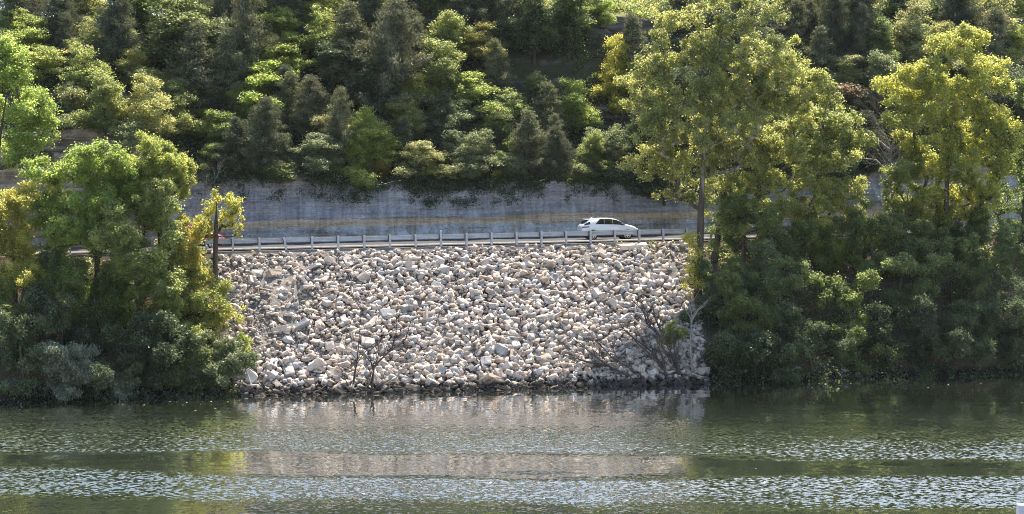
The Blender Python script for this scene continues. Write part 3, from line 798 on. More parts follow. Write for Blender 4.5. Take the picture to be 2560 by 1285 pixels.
# ------------------------------------------------------------------ trees and bushes on the bank: crowns drawn from the photo, given depth
def bank_plant(name, cat, label, mk, base, lobes, trunk=None, r0=.14, nc=60, rc=.6, per=80, size=.22, bark=BARK, group=None, seed=1, depth=.85, shell=.45, flat=.62, droop=0., dy=0., limbs=1., y0=92., sag=.1):
    b = hit(*base, y0) if len(base) == 2 else P(*base)
    rg = random.Random(seed)
    o = empty(name, b, 0, label=label, cat=cat, group=group)
    lb = []
    for l in lobes:
        px, py, rx, ry = l[:4]; d = l[4] if len(l) > 4 else rg.uniform(-1, 1) * rx / FPX * b.y * .6
        Y = b.y + dy + d
        c = P(px, py, Y) - b
        lb.append((tuple(c), (rx / FPX * Y, (rx + ry) * .5 / FPX * Y * depth, ry / FPX * Y)))
    if name == 'bush':                      # ragged bushes: many small lobes instead of a few round ones
        l2 = []
        for c, r in lb:
            for _ in range(6):
                a = Vector((rg.gauss(0, .62) * r[0], rg.gauss(0, .55) * r[1], rg.gauss(0, .62) * r[2])); f_ = rg.uniform(.3, .62)
                q_ = Vector(c) + a; q_.z = max(q_.z, .25 - b.z)
                l2.append((tuple(q_), (r[0] * f_, r[1] * f_, r[2] * f_)))
        lb = l2; nc = int(nc * 1.7); rc *= .72; shell = .2
    elif rc > .4:                          # tufted, uneven crowns
        l2 = []
        for c, r in lb:
            for _ in range(6):
                a = Vector((rg.gauss(0, .52) * r[0], rg.gauss(0, .5) * r[1], rg.gauss(0, .50) * r[2])); f_ = rg.uniform(.34, .66)
                l2.append((tuple(Vector(c) + a), (r[0] * f_, r[1] * f_, r[2] * f_)))
        lb = l2; nc = int(nc * 1.7); rc *= .8; shell = .25
    if trunk: tr = [(0, 0, 0)] + [tuple(P(px, py, b.y + dy * min(1, .3 * (i + 1))) - b) for i, (px, py) in enumerate(trunk)]
    else:
        cz = sum(l[0][2] for l in lb) / len(lb); cx = sum(l[0][0] for l in lb) / len(lb)
        tr = [(0, 0, 0), (.15 * cx, .1 * dy, .35 * cz), (.5 * cx, .4 * dy, .75 * cz), (.8 * cx, .7 * dy, 1.1 * cz)]
    # subdivide the trunk
    t2 = []
    for a, c in zip(tr[:-1], tr[1:]):
        a, c = Vector(a), Vector(c); n = max(1, int((c - a).length / 1.2))
        t2 += [tuple(a.lerp(c, k / n)) for k in range(n)]
    t2.append(tr[-1])
    per = int(per * 1.9); size *= .64; flat = max(flat, .75)
    tm, cm = make_plant(seed, lb, t2, r0, nc, rc, per, size, shell, flat, mind=rc * .5, droop=droop, twigs=limbs, sag=sag)
    obj('trunk', tm, bark, o); obj('crown', cm, L[mk], o)
    return o
G_L = 'trees on the left bank'; G_R = 'trees on the right bank'
bp = bank_plant
# left bank
bp('broadleaf_tree', 'tree', 'tall green tree at the left edge in front of the tan ledges', 'maple', (-40, 640), [(20,180,50,50),(30,270,95,70),(70,310,66,70),(30,390,70,40),(75,360,50,40),(-60,250,90,110)], r0=.25, nc=210, rc=.62, per=110, group=G_L, seed=11, bark=BARK)
bp('broadleaf_tree', 'tree', 'feathery yellow-green tree low at the far left edge', 'yellow', (40, 800), [(45,520,62,58),(15,600,85,80),(75,640,50,70),(20,700,90,50),(-50,560,60,90)], r0=.16, nc=240, rc=.5, per=100, size=.18, group=G_L, seed=12, droop=.4)
bp('maple_tree', 'tree', 'bright rounded maple standing tallest on the left bank', 'maple', (245, 800), [(225,395,84,40),(135,440,55,38),(180,455,90,60),(280,450,60,66),(205,520,90,60),(120,540,50,60),(180,600,80,60),(270,545,60,60)], trunk=[(243,640),(238,500),(235,430)], r0=.2, nc=300, rc=.55, per=100, group=G_L, seed=13)
bp('broadleaf_tree', 'tree', 'yellow-green oval tree right of the bright maple', 'bright', (400, 770), [(410,400,70,60),(365,380,34,42),(440,440,42,52),(385,480,54,52),(360,440,40,60)], trunk=[(400,640),(398,480),(402,400)], r0=.15, nc=190, rc=.5, per=95, size=.2, group=G_L, seed=14)
bp('broadleaf_tree', 'tree', 'large spreading tree in front of the yellow-green oval tree', 'bright', (345, 850), [(360,545,88,58),(300,600,56,60),(410,590,46,70),(350,640,90,60),(290,690,60,50),(400,690,56,60)], trunk=[(345,720),(350,600)], r0=.18, nc=270, rc=.55, per=95, group=G_L, seed=15)
bp('broadleaf_tree', 'tree', 'slender light green tree left of the bare broken trunk', 'yellow', (475, 800), [(470,585,44,52),(455,640,46,56),(495,660,30,60),(475,710,46,50)], trunk=[(472,700),(474,600)], r0=.09, nc=170, rc=.42, per=80, size=.17, group=G_L, seed=16)
bp('broken_trunk_tree', 'tree', 'bare broken trunk with bright yellow-green sprays at the left end of the rocks', 'yellow', (538, 716, 112.6), [(582,505,20,26),(592,535,18,26),(566,555,22,22),(594,575,10,22),(516,525,22,30),(500,560,22,24),(545,488,9,24),(522,580,16,22),(575,530,20,30)], trunk=[(538,650),(540,580),(541,515)], r0=.17, nc=90, rc=.24, per=60, size=.17, group=G_L, seed=17)
bp('willow_shrub', 'shrub', 'silvery willow shrub hanging over the water at the left', 'silver', (190, 985), [(190,905,70,36),(150,940,58,44),(235,935,58,48),(190,955,90,34)], r0=.08, nc=120, rc=.42, per=110, size=.2, seed=18, droop=.6, y0=95)
bp('broadleaf_tree', 'tree', 'grey-green tree with a curved pale trunk at the far left', 'grey', (38, 800), [(100,640,55,50),(120,690,50,50),(80,700,50,50),(130,740,46,40)], trunk=[(45,770),(62,720),(80,680)], r0=.12, nc=80, rc=.48, per=85, bark=BARK_G, group=G_L, seed=19)
bp('broadleaf_tree', 'tree', 'dark leafy tree beneath the bright maple', 'green', (255, 850), [(235,720,70,50),(290,750,60,44),(210,780,60,50),(260,800,80,40),(170,690,50,46)], r0=.14, nc=180, rc=.55, per=90, group=G_L, seed=20)
bp('broadleaf_tree', 'tree', 'green bushy tree with light tips under the slender light green tree', 'bright', (430, 860), [(375,740,52,48),(440,740,62,52),(420,800,66,40),(350,790,40,44)], r0=.12, nc=100, rc=.5, per=90, group=G_L, seed=21)
bp('sapling', 'tree', 'bright green sapling at the foot of the bare broken trunk', 'bright', (535, 830), [(550,725,28,28),(525,755,44,32),(545,780,34,30),(500,790,40,32)], r0=.06, nc=60, rc=.4, per=85, size=.18, group=G_L, seed=22)
bp('sapling', 'tree', 'leaning sapling with orange-yellow leaf sprays at the rock edge', 'yellow', (604, 880), [(580,800,26,18),(548,812,34,14),(570,780,24,14),(530,838,24,12),(600,770,14,12)], trunk=[(596,850),(578,812)], r0=.05, nc=34, rc=.28, per=40, size=.17, bark=BARK_G, group=G_L, seed=23)
bp('bush', 'bush', 'yellow-green bush at the lower left edge of the rocks', 'bright', (592, 925), [(598,870,18,32),(590,895,20,26)], r0=.05, nc=34, rc=.34, per=85, size=.17, seed=24)
bp('bush', 'bush', 'small lime bush left of the orange-yellow sapling', 'bright', (480, 905), [(484,838,26,22),(472,865,26,24)], r0=.05, nc=36, rc=.36, per=80, size=.17, seed=25)
bp('bush', 'bush', 'grey-green bush at the waterline left of the rocks', 'grey', (548, 968), [(550,865,42,34),(535,905,46,42),(560,930,40,34)], r0=.06, nc=90, rc=.42, per=90, size=.17, seed=26)
DK = [('left', 'deep', 60, 985, [(50,800,70,60),(60,870,80,60),(40,935,70,45)], 'dark waterside bush in the left corner, left of the willow shrub'),
      ('left', 'deep', 150, 905, [(130,790,70,50),(170,840,70,44)], 'dark bush directly above the silvery willow shrub'),
      ('left', 'deep', 330, 975, [(300,850,70,50),(320,910,70,54),(350,940,60,34)], 'dark waterside bush right of the silvery willow shrub'),
      ('left', 'deep', 430, 972, [(420,860,64,50),(440,915,66,50)], 'dark waterside bush below the small lime bush'),
      ('left', 'green', 490, 965, [(490,920,50,46),(470,940,50,30)], 'dark bush left of the grey-green waterline bush'),
      ('left', 'green', 110, 860, [(90,770,60,40),(60,810,60,44)], 'shaded bush under the feathery yellow-green tree')]
for q, (sd_, mk, px, py, lobes, lab) in enumerate(DK):
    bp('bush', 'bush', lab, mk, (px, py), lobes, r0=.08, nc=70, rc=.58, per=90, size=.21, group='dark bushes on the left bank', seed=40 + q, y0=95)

# right bank
bp('cottonwood_tree', 'tree', 'tall airy cottonwood with pale limbs at the right end of the rocks', 'cotton', (1745, 760),
   [(1650,100,50,60),(1632,190,72,58),(1600,260,60,50),(1640,330,74,50),(1640,400,66,40),(1760,110,84,72),(1790,210,96,80),(1860,50,84,70),(1890,140,80,70),(1720,280,90,60),(1840,300,86,60),(1700,410,60,44),(1800,370,70,50),(1850,-20,70,40),(1930,190,60,70),(1665,495,34,18),(1700,515,20,16),(1700,360,80,70),(1760,480,50,40),(1840,180,110,90),(1760,300,90,80)],
   trunk=[(1750,640),(1752,540),(1757,420),(1762,340),(1775,220),(1795,100)], r0=.25, nc=500, rc=.58, per=85, size=.23, bark=BARK_W, group=G_R, seed=61, shell=.3, depth=.7, flat=.8, dy=1.)
bp('cottonwood_tree', 'tree', 'second cottonwood with a leaning forked trunk right of the tall one', 'cotton', (1785, 655),
   [(1980,150,60,60),(1995,230,74,60),(1960,300,80,56),(1900,250,70,60),(1910,370,80,56),(1980,400,70,50),(1870,450,60,50),(1940,470,70,44),(1850,540,60,44),(1930,540,60,40),(1810,500,40,40)],
   trunk=[(1800,560),(1818,440),(1850,330),(1885,240),(1930,170)], r0=.23, nc=300, rc=.58, per=85, size=.22, bark=BARK_W, group=G_R, seed=62, shell=.35, depth=.7, flat=.8, dy=-.6)
bp('broadleaf_tree', 'tree', 'dense light green tree between the cottonwoods and the dead tree', 'bright', (2030, 640), [(2060,300,78,46),(2110,320,42,44),(2030,370,80,50),(1980,350,50,50),(2090,370,46,40)], r0=.2, nc=140, rc=.6, per=95, size=.22, group=G_R, seed=63, dy=1.5)
bp('broadleaf_tree', 'tree', 'yellow-topped tree left of the dead tree, dark below', 'cotton', (2005, 655), [(2090,410,70,44),(2130,460,56,50),(2040,480,76,50),(2100,520,80,46),(2010,550,70,44),(1940,540,60,50),(2080,570,60,34)], trunk=[(2010,600),(2020,520),(2050,470)], r0=.2, nc=180, rc=.56, per=95, size=.22, group=G_R, seed=64)
bp('sycamore_tree', 'tree', 'big broad-leaved sycamore with dense dark-gold crown at the right', 'cotton', (2368, 640),
   [(2400,130,76,56),(2310,200,76,56),(2245,235,50,34),(2470,180,56,52),(2370,260,100,70),(2470,290,66,76),(2320,330,80,60),(2420,380,90,70),(2330,420,76,60),(2500,400,44,70),(2380,470,80,50),(2470,470,60,44),(2340,540,50,40),(2430,530,60,40),(2230,300,40,30)],
   trunk=[(2366,560),(2366,480),(2372,380),(2382,280),(2395,180)], r0=.27, nc=560, rc=.6, per=85, size=.24, bark=BARK_W, group=G_R, seed=65, shell=.35, depth=.75, flat=.8)
bp('broadleaf_tree', 'tree', 'tree cut off by the right edge behind the sycamore', 'green', (2560, 640), [(2560,380,60,60),(2540,470,60,60),(2580,280,60,80),(2530,560,60,50)], r0=.2, nc=120, rc=.6, per=90, group=G_R, seed=66, dy=1.)
bp('broadleaf_tree', 'tree', 'sunlit green tree behind the trunk of the dead tree', 'bright', (2255, 650), [(2250,440,52,40),(2285,410,36,30),(2270,500,50,44),(2230,550,56,44),(2300,540,50,50)], r0=.14, nc=120, rc=.5, per=90, group=G_R, seed=67, dy=1.5)
bp('broadleaf_tree', 'tree', 'mid-green tree standing in front of the dead tree foot', 'green', (2190, 730), [(2150,560,60,46),(2215,590,56,50),(2120,620,50,44),(2190,650,70,44)], r0=.14, nc=120, rc=.52, per=90, group=G_R, seed=68)
bp('broadleaf_tree', 'tree', 'shaded green tree below the second cottonwood', 'green', (1860, 700), [(1850,530,70,50),(1900,570,60,50),(1830,590,50,44)], r0=.14, nc=100, rc=.55, per=90, group=G_R, seed=69, dy=1.)
bp('ivy_clad_trunk', 'tree', 'narrow ivy-clad trunk on the slope under the yellow-topped tree', 'bright', (2003, 665), [(2005,600,12,26),(2003,635,10,24),(2008,565,16,24)], trunk=[(2005,610),(2008,540)], r0=.12, nc=40, rc=.26, per=60, size=.16, group=G_R, seed=70)
bp('sapling', 'tree', 'sparse yellow-green sapling climbing the cottonwood trunk', 'yellow', (1738, 770), [(1735,640,20,36),(1725,600,22,22),(1728,700,26,40)], r0=.05, nc=44, rc=.32, per=45, size=.17, group=G_R, seed=71)
bp('bush', 'bush', 'lime bush at the right foot of the rocks behind bare stems', 'bright', (1672, 880), [(1668,835,26,26),(1690,850,26,24)], r0=.04, nc=24, rc=.32, per=60, size=.2, seed=72)
RB = [('green', 1920, 660, [(1920,595,60,40),(1960,630,50,34)], 'sunlit bush under the forked cottonwood trunk'),
      ('bright', 2080, 690, [(2075,610,50,44),(2110,650,44,34)], 'light green bush on the open dry patch of the right bank'),
      ('green', 2300, 690, [(2300,600,50,44),(2280,640,50,36)], 'bush below the sunlit tree left of the sycamore'),
      ('green', 2440, 660, [(2430,580,56,44),(2400,610,44,30)], 'bush right behind the sycamore trunk'),
      ('deep', 1770, 820, [(1775,760,30,50),(1790,800,40,36)], 'dark bush at the foot of the tall cottonwood'),
      ('green', 1800, 760, [(1800,680,40,50),(1840,720,50,40)], 'bush on the slope below the cottonwood trunk'),
      ('grey', 1890, 740, [(1895,625,54,34),(1880,680,64,44)], 'blue-green bush under the second cottonwood'),
      ('green', 1960, 800, [(1960,700,66,44),(1930,750,70,40)], 'fern-like green bush in the middle of the right bank'),
      ('green', 1850, 870, [(1840,780,60,50),(1880,820,64,40)], 'dark bush below the fern-like one'),
      ('deep', 1805, 935, [(1800,870,50,50),(1830,900,56,30)], 'dark waterside bush right of the bare white stem'),
      ('deep', 1910, 935, [(1900,860,66,50),(1950,890,56,36)], 'dark waterside bush second from the bare white stem'),
      ('green', 2110, 830, [(2120,735,60,44),(2100,780,64,36),(2080,690,50,40)], 'light-tipped bush in the centre of the right bank'),
      ('deep', 2030, 930, [(2020,810,70,50),(2030,870,70,50)], 'dark waterside bush below the light-tipped bush'),
      ('green', 2130, 925, [(2130,850,60,44),(2190,890,50,26)], 'waterside bush above the pale stump'),
      ('green', 2240, 800, [(2230,690,66,44),(2270,730,60,50)], 'rounded bush left of the sycamore foot'),
      ('deep', 2240, 920, [(2220,810,66,50),(2260,870,66,44)], 'dark waterside bush right of the pale stump'),
      ('deep', 2340, 920, [(2330,800,66,60),(2340,870,70,44)], 'dark waterside bush under the sycamore'),
      ('green', 2380, 770, [(2340,640,60,50),(2400,690,64,50)], 'leafy bush hiding the sycamore foot'),
      ('green', 2480, 800, [(2460,600,66,50),(2490,660,70,60),(2460,730,70,50)], 'tall bush right of the sycamore foot'),
      ('deep', 2440, 915, [(2430,800,70,50),(2450,865,70,44)], 'dark waterside bush second from the right edge'),
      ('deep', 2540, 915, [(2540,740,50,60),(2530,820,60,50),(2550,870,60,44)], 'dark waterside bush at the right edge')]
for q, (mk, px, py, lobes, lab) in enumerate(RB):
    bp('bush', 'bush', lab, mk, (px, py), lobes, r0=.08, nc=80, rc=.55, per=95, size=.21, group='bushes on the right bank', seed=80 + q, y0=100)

# ------------------------------------------------------------------ bare and dead wood
def bare(seed, stems, levels=3, r0=.06, kink=.12, child=(3, 5), spread=.7, up=.25):
    rg = random.Random(seed); paths = []
    def grow(p, d, ln, r, lv):
        n = 5 if lv else 7; pts = [p]; rad = [r]
        for i in range(n):
            d = (d + Vector((rg.gauss(0, kink), rg.gauss(0, kink), rg.gauss(0, kink) + up * .12))).normalized()
            p = p + d * ln / n; pts.append(p); rad.append(max(.006, r * (1 - .8 * (i + 1) / n)))
        paths.append((pts, rad))
        if lv < levels:
            for c in range(rg.randint(*child)):
                k = rg.randint(2, n - 1)
                a = Vector((rg.gauss(0, 1), rg.gauss(0, 1), rg.gauss(0, .8))); dd = (pts[k] - pts[k - 1]).normalized()
                a = (a - dd * a.dot(dd)).normalized()
                grow(pts[k], (dd + a * spread * rg.uniform(.6, 1.2)).normalized(), ln * rg.uniform(.35, .6), rad[k] * .65, lv + 1)
    for pts, r in stems:
        pts = [Vector(p) for p in pts]; n = len(pts)
        rad = [r * (1 - .75 * i / (n - 1)) for i in range(n)]
        paths.append((pts, rad)); tot = sum((b - a).length for a, b in zip(pts, pts[1:]))
        for i in range(1, n):
            for c in range(rg.randint(*child) - (1 if i < 2 else 0)):
                a = pts[i - 1].lerp(pts[i], rg.random()); dd = (pts[i] - pts[i - 1]).normalized()
                v = Vector((rg.gauss(0, 1), rg.gauss(0, .8), rg.gauss(.3, .8))); v = (v - dd * v.dot(dd)).normalized()
                grow(a, (dd * .8 + v * spread * rg.uniform(.5, 1.2)).normalized(), tot * rg.uniform(.14, .34), rad[i] * .6, 1)
    V, F = tubes(paths, 5)
    return V, F
def dead_shrub(name, label, cat, Yoff, stems, r, mat, seed, group=None, levels=2, child=(2, 4), spread=.7):
    """stems: lists of photo pixels; the first point of the first stem is the foot"""
    f = hit(*stems[0][0]) + Vector((0, Yoff, 0)); f.z = max(-.25, f.z - .2)
    o_s = []
    rg = random.Random(seed)
    for st_ in stems:
        dy = rg.uniform(-.5, .5)
        o_s.append(([P(px, py, f.y + dy * i / len(st_)) - f for i, (px, py) in enumerate(st_)], r * rg.uniform(.75, 1.1)))
    V, F = bare(seed, o_s, levels, child=(child[0] + 1, child[1] + 2) if r < .13 else child, spread=spread)
    return tag(obj(name, np_mesh(name, V, F, True), mat, None, f), label, cat, group)
GD = 'bare shrubs at the waterline'
dead_shrub('bare_shrub', 'bare thin-stemmed shrub standing left of the forked one at the waterline', 'shrub', 0, [[(880,985),(886,930),(894,905),(920,870),(965,838),(990,825)],[(882,980),(892,900),(898,850),(900,800)],[(876,978),(860,940),(842,905)]], .05, BARK_D, 1, GD, child=(1, 3))
dead_shrub('bare_shrub', 'bare forked shrub with a long right-leaning limb in front of the rocks', 'shrub', -.2, [[(930,985),(932,940),(936,915),(965,885),(990,866),(1035,862),(1080,863)],[(934,980),(925,930),(912,895)],[(928,980),(934,930),(920,880),(945,860)],[(980,870),(990,835),(991,790)],[(998,862),(1015,845),(1025,810)]], .075, BARK_D, 2, GD, child=(1, 3))
dead_shrub('fallen_branch', 'pale bare branch leaning up out of the water, right of the forked shrub', 'branch', 0, [[(944,972),(990,945),(1005,925),(1060,895),(1105,860)]], .075, BARK_P, 3, None, child=(1, 3))
dead_shrub('bare_shrub', 'low bare shrub leaning far left over the rocks', 'shrub', 0, [[(1600,962),(1560,935),(1515,912),(1475,880),(1430,845),(1408,832)],[(1520,915),(1470,905),(1430,892),(1400,885)]], .11, BARK_D, 4, GD, levels=3, child=(1, 3))
dead_shrub('bare_shrub', 'bare shrub leaning left with a straight dark stem, right of the low one', 'shrub', 0, [[(1614,955),(1570,918),(1530,895),(1508,870),(1490,850)]], .08, BARK_D, 5, GD, levels=3, child=(2, 3))
dead_shrub('bare_shrub', 'tall bare many-stemmed shrub before the right end of the rocks', 'shrub', 0, [[(1672,958),(1658,915),(1630,880),(1590,850),(1560,825)],[(1668,950),(1655,890),(1640,850)],[(1660,925),(1625,885),(1595,860),(1570,830)]], .10, BARK_D, 6, GD, levels=3, child=(2, 4))
dead_shrub('bare_shrub', 'tallest bare shrub with fanned twigs beside the lime bush', 'shrub', 0, [[(1708,952),(1690,905),(1665,860),(1640,825),(1610,780),(1580,750)],[(1700,935),(1685,870),(1682,830)],[(1650,840),(1618,810),(1605,770)],[(1665,860),(1640,800),(1630,760)]], .12, BARK_D, 7, GD, levels=3, child=(2, 4))
dead_shrub('bare_tree', 'pale bare sapling with a forked top right of the tallest bare shrub', 'tree', 0, [[(1735,955),(1728,900),(1726,850),(1730,790),(1722,750),(1705,730)],[(1729,800),(1745,775),(1765,762)]], .09, BARK_G, 8, None, child=(1, 3))
dead_shrub('bare_shrub', 'small bare sprig sticking up in the middle of the lower rocks', 'shrub', 0, [[(1195,888),(1195,860),(1188,830)],[(1195,872),(1175,850),(1160,835)],[(1195,868),(1212,850),(1225,838)]], .035, BARK_D, 9, GD, child=(2, 3))
dead_shrub('bare_shrub', 'short dark snag stuck in the rocks left of the small sprig', 'shrub', 0, [[(1205,925),(1190,895),(1180,868)],[(1195,905),(1185,880)]], .05, BARK_D, 10, GD, child=(0, 2))
dead_shrub('bare_shrub', 'faint dry twigs at the centre foot of the rocks', 'shrub', 0, [[(1285,900),(1262,870),(1235,850)],[(1285,900),(1290,860),(1310,830)]], .03, BARK_G, 12, GD, child=(2, 4))
dead_shrub('dead_tree', 'dead leafless tree with a dense grey twig crown on the right bank', 'tree', 1.0, [[(2236,600),(2234,520),(2226,440),(2228,375),(2215,340),(2190,315)],[(2228,380),(2200,355),(2160,340)],[(2228,375),(2240,340),(2260,310)],[(2228,378),(2255,355),(2285,335)],[(2232,470),(2222,420),(2226,380)],[(2236,430),(2250,390),(2254,360)],[(2226,440),(2190,400),(2150,395)]], .15, BARK_G, 13, None, levels=3, child=(3, 5), spread=1.0)
dead_shrub('dead_branches', 'grey dead twigs fanned out above the bare broken trunk', 'branches', 0, [[(470,620),(490,520),(520,470),(545,440)],[(490,530),(525,500),(560,490)],[(485,540),(470,480),(500,445)]], .05, BARK_G, 14, None, child=(2, 4), spread=.9)
dead_shrub('dead_branches', 'pale dead brush poking from the left bank trees', 'branches', -2.5, [[(118,705),(150,730),(178,755)],[(120,708),(155,735),(165,770)],[(118,702),(160,722),(182,740)]], .04, BARK_P, 15, None, child=(1, 3), spread=.5)
# ------------------------------------------------------------------ rocks
def rock_bm(seed, kind):
    rg = random.Random(seed); bm = bmesh.new()
    dims = {'blocky': (1.05, .75, .6), 'slab': (1.25, .85, .30), 'wedge': (1.2, .7, .5), 'rounded': (1.0, .8, .66)}[kind]
    pts = []
    for x in (-1, 1):
        for y in (-1, 1):
            for z in (-1, 1):
                j = .32 if kind != 'slab' else .25
                p = [x * (1 - j * rg.random()), y * (1 - j * rg.random()), z * (1 - j * rg.random())]
                if kind == 'wedge' and x > 0 and z > 0: p[2] = -.1 + .3 * rg.random()
                if kind == 'rounded': p = [q * .88 for q in p]
                pts.append(p)
    for _ in range(4 if kind == 'rounded' else 1):
        v = Vector((rg.gauss(0, 1), rg.gauss(0, 1), rg.gauss(0, 1))).normalized() * rg.uniform(1.0, 1.18)
        pts.append(list(v))
    for p in pts: bm.verts.new((p[0] * dims[0], p[1] * dims[1], p[2] * dims[2]))
    r = bmesh.ops.convex_hull(bm, input=bm.verts[:])
    bmesh.ops.delete(bm, geom=[v for v in bm.verts if not v.link_faces], context='VERTS')
    bmesh.ops.dissolve_limit(bm, angle_limit=.25, verts=bm.verts[:], edges=bm.edges[:])
    return bm
def rock_color(nt, n, col, co):
    f = n.noise(co, 2.2, 6, .7).outputs[0]
    f2 = n.noise(co, 9., 4, .7).outputs[0]
    c = n.mix(n('ShaderNodeMapRange', {'Value': f, 'From Min': .35, 'From Max': .7}).outputs[0], n.mix(1., col, (.80, .78, .77), 'MULTIPLY'), n.mix(1., col, (1.08, 1.05, 1.0), 'MULTIPLY'))
    c = n.mix(n.math('MULTIPLY', n('ShaderNodeMapRange', {'Value': f2, 'From Min': .56, 'From Max': .68}).outputs[0], .35), c, n.mix(1., col, (.78, .62, .45), 'MULTIPLY'))
    z = n('ShaderNodeSeparateXYZ', {0: co}).outputs[2]
    wet = n('ShaderNodeMapRange', {'Value': n.math('ADD', z, n.math('MULTIPLY', n.math('SUBTRACT', f, .5), 1.8)), 'From Min': .72, 'From Max': .38}).outputs[0]
    c = n.mix(n.math('MULTIPLY', wet, .9), c, (.03, .024, .018))
    bp = n('ShaderNodeBump', {'Strength': .7, 'Distance': .06, 'Height': n.math('ADD', f, n.math('MULTIPLY', f2, .4))}).outputs[0]
    return c, bp
PAL = [('cream', (.58, .50, .42)), ('tan', (.50, .40, .31)), ('pale grey', (.52, .48, .445)), ('bluish grey', (.39, .385, .38)), ('pinkish', (.56, .475, .42)), ('whitish', (.64, .585, .53))]
def rock_mat(name, by_obj):
    m, nt, out = M(name); n = N(nt)
    co = n('ShaderNodeNewGeometry').outputs['Position']
    if by_obj: col = n('ShaderNodeObjectInfo').outputs['Color']
    else:
        t = n('ShaderNodeAttribute', attribute_name='tint').outputs['Fac']
        col = n.ramp(t, [(i / 6, c) for i, (_, c) in enumerate(PAL)], 'CONSTANT')
        v = n('ShaderNodeAttribute', attribute_name='val').outputs['Fac']
        col = n('ShaderNodeHueSaturation', {'Value': v, 'Color': col}).outputs[0]
    c, bp = rock_color(nt, n, col, co)
    b = n('ShaderNodeBsdfPrincipled', {'Base Color': c, 'Roughness': .85, 'Normal': bp, 'Specular IOR Level': .25}).outputs[0]
    nt.links.new(b, out.inputs[0]); return m
ROCK_O, ROCK_S = rock_mat('limestone_boulder', True), rock_mat('limestone_rubble', False)
KINDS = ['blocky', 'slab', 'wedge', 'rounded']
T_LOW, T_OBJ = [], []
for q in range(20):
    k = KINDS[q % 4]
    bm = rock_bm(500 + q, k)
    b2 = bm.copy(); bmesh.ops.triangulate(b2, faces=b2.faces[:])
    b2.verts.index_update(); T_LOW.append((np.array([v.co[:] for v in b2.verts]), np.array([[v.index for v in f.verts] for f in b2.faces]))); b2.free()
    bmesh.ops.bevel(bm, geom=bm.edges[:], offset=.045, segments=1, affect='EDGES', clamp_overlap=True)
    bmesh.ops.triangulate(bm, faces=bm.faces[:])
    bmesh.ops.subdivide_edges(bm, edges=[e for e in bm.edges if e.calc_length() > .45], cuts=1, use_grid_fill=True)
    for v in bm.verts:
        nz = mnoise.noise(v.co * 1.7 + Vector((q * 7., 0, 0))) * .12 + mnoise.noise(v.co * 4.5 + Vector((0, q * 5., 0))) * .05
        v.co += v.co.normalized() * nz
    me = bpy.data.meshes.new('boulder'); bm.to_mesh(me); bm.free(); me.materials.append(ROCK_O); T_OBJ.append((k, me))

rg = np.random.default_rng(7); rr = random.Random(7)
def gravelly(s, t):
    """0 where big rocks lie, 1 on the two gravelly patches"""
    u = rip_u(t)
    l = np.exp(-(((s - (rip_l(t) + 1.4)) / 2.3) ** 2) - ((u - .47) / .30) ** 2)
    r = np.exp(-(((s - (rip_r(t) - 1.6)) / 1.8) ** 2) - ((u - .84) / .16) ** 2)
    return np.maximum(l, r)
def topix(p): return 1280 + p.x / p.y * FPX, HOR + (CAM_Z - p.z) / p.y * FPX
big = []
def sample_st(lo=-12.3, hi=-1.1):
    t = rr.uniform(lo, hi); return rr.uniform(float(rip_l(t)) + .1, float(rip_r(t)) - .1), t
tries = 0
while len(big) < 300 and tries < 60000:
    tries += 1
    s, t = sample_st(-12.0, -1.2)
    u = float(rip_u(t)); r = .27 + .29 * rr.random() ** 2.3 + (.13 * rr.random() if u < .25 else 0)
    if rr.random() < float(gravelly(s, t)) * 1.1: continue
    if any((s - a) ** 2 + ((t - b) * 1.27) ** 2 < ((r + c) * .82) ** 2 for a, b, c in big): continue
    big.append((s, t, r))
# the one long slab below the car that everybody sees
slab_p = hit(1582, 622); ss_, tt_ = ST(slab_p.x, slab_p.y)
big = [b for b in big if (b[0] - ss_) ** 2 + (b[1] - tt_) ** 2 > 1.3]
GR_ROCK = 'boulders of the rock slope'
def row_name(u):
    return ['at the waterline', 'in the lower rocks', 'halfway up the slope', 'in the upper rocks', 'at the top edge'][min(4, int(u * 5))]
def col_name(px):
    for lim, nm in ((640, 'beside the left bank trees'), (740, 'below the leaning post'), (850, 'left of the bare forked shrub'), (960, 'above the bare forked shrub'),
                    (1090, 'right of the forked shrub'), (1210, 'in the centre of the rock slope'), (1330, 'right of the slope centre'), (1440, 'left of the white car'),
                    (1520, 'under the rear of the white car'), (1600, 'under the front of the white car'), (1660, 'just right of the white car'), (3000, 'beside the tall cottonwood')):
        if px < lim: return nm
seen = {}
for s, t, r in sorted(big, key=lambda b: -b[2]):
    p = W(s, t, float(Z(s, t)) + .42 * r)
    q = rr.randrange(len(T_OBJ)); k, me = T_OBJ[q]
    ci = rr.choices(range(6), [30, 18, 20, 10, 18, 12])[0]
    o = bpy.data.objects.new('boulder', me); COL.objects.link(o)
    o.location = p
    o.rotation_euler = (rr.gauss(.45, .4), rr.gauss(0, .4), rr.random() * 6.28)
    o.scale = (r * rr.uniform(.85, 1.25), r * rr.uniform(.85, 1.15), r * rr.uniform(.8, 1.1))
    v = rr.uniform(.78, 1.08); c = PAL[ci][1]; o.color = (c[0] * v, c[1] * v, c[2] * v, 1)
    px, py = topix(p)
    size = 'huge' if r > .47 else 'large' if r > .39 else 'medium' if r > .33 else 'smallish'
    lab = '%s %s %s rock %s, %s' % (size, PAL[ci][0], k, row_name(float(rip_u(t))), col_name(px))
    tag(o, lab, 'boulder', GR_ROCK)
slab = obj('boulder', T_OBJ[1][1], None, None, slab_p + Vector((0, 0, .12)))
slab.scale = (.98, .6, .62); slab.rotation_euler = (.12, -.06, .25); slab.color = (.62, .56, .48, 1)
tag(slab, 'long flat cream slab casting a shadow on gravel just below the white car', 'boulder', GR_ROCK)

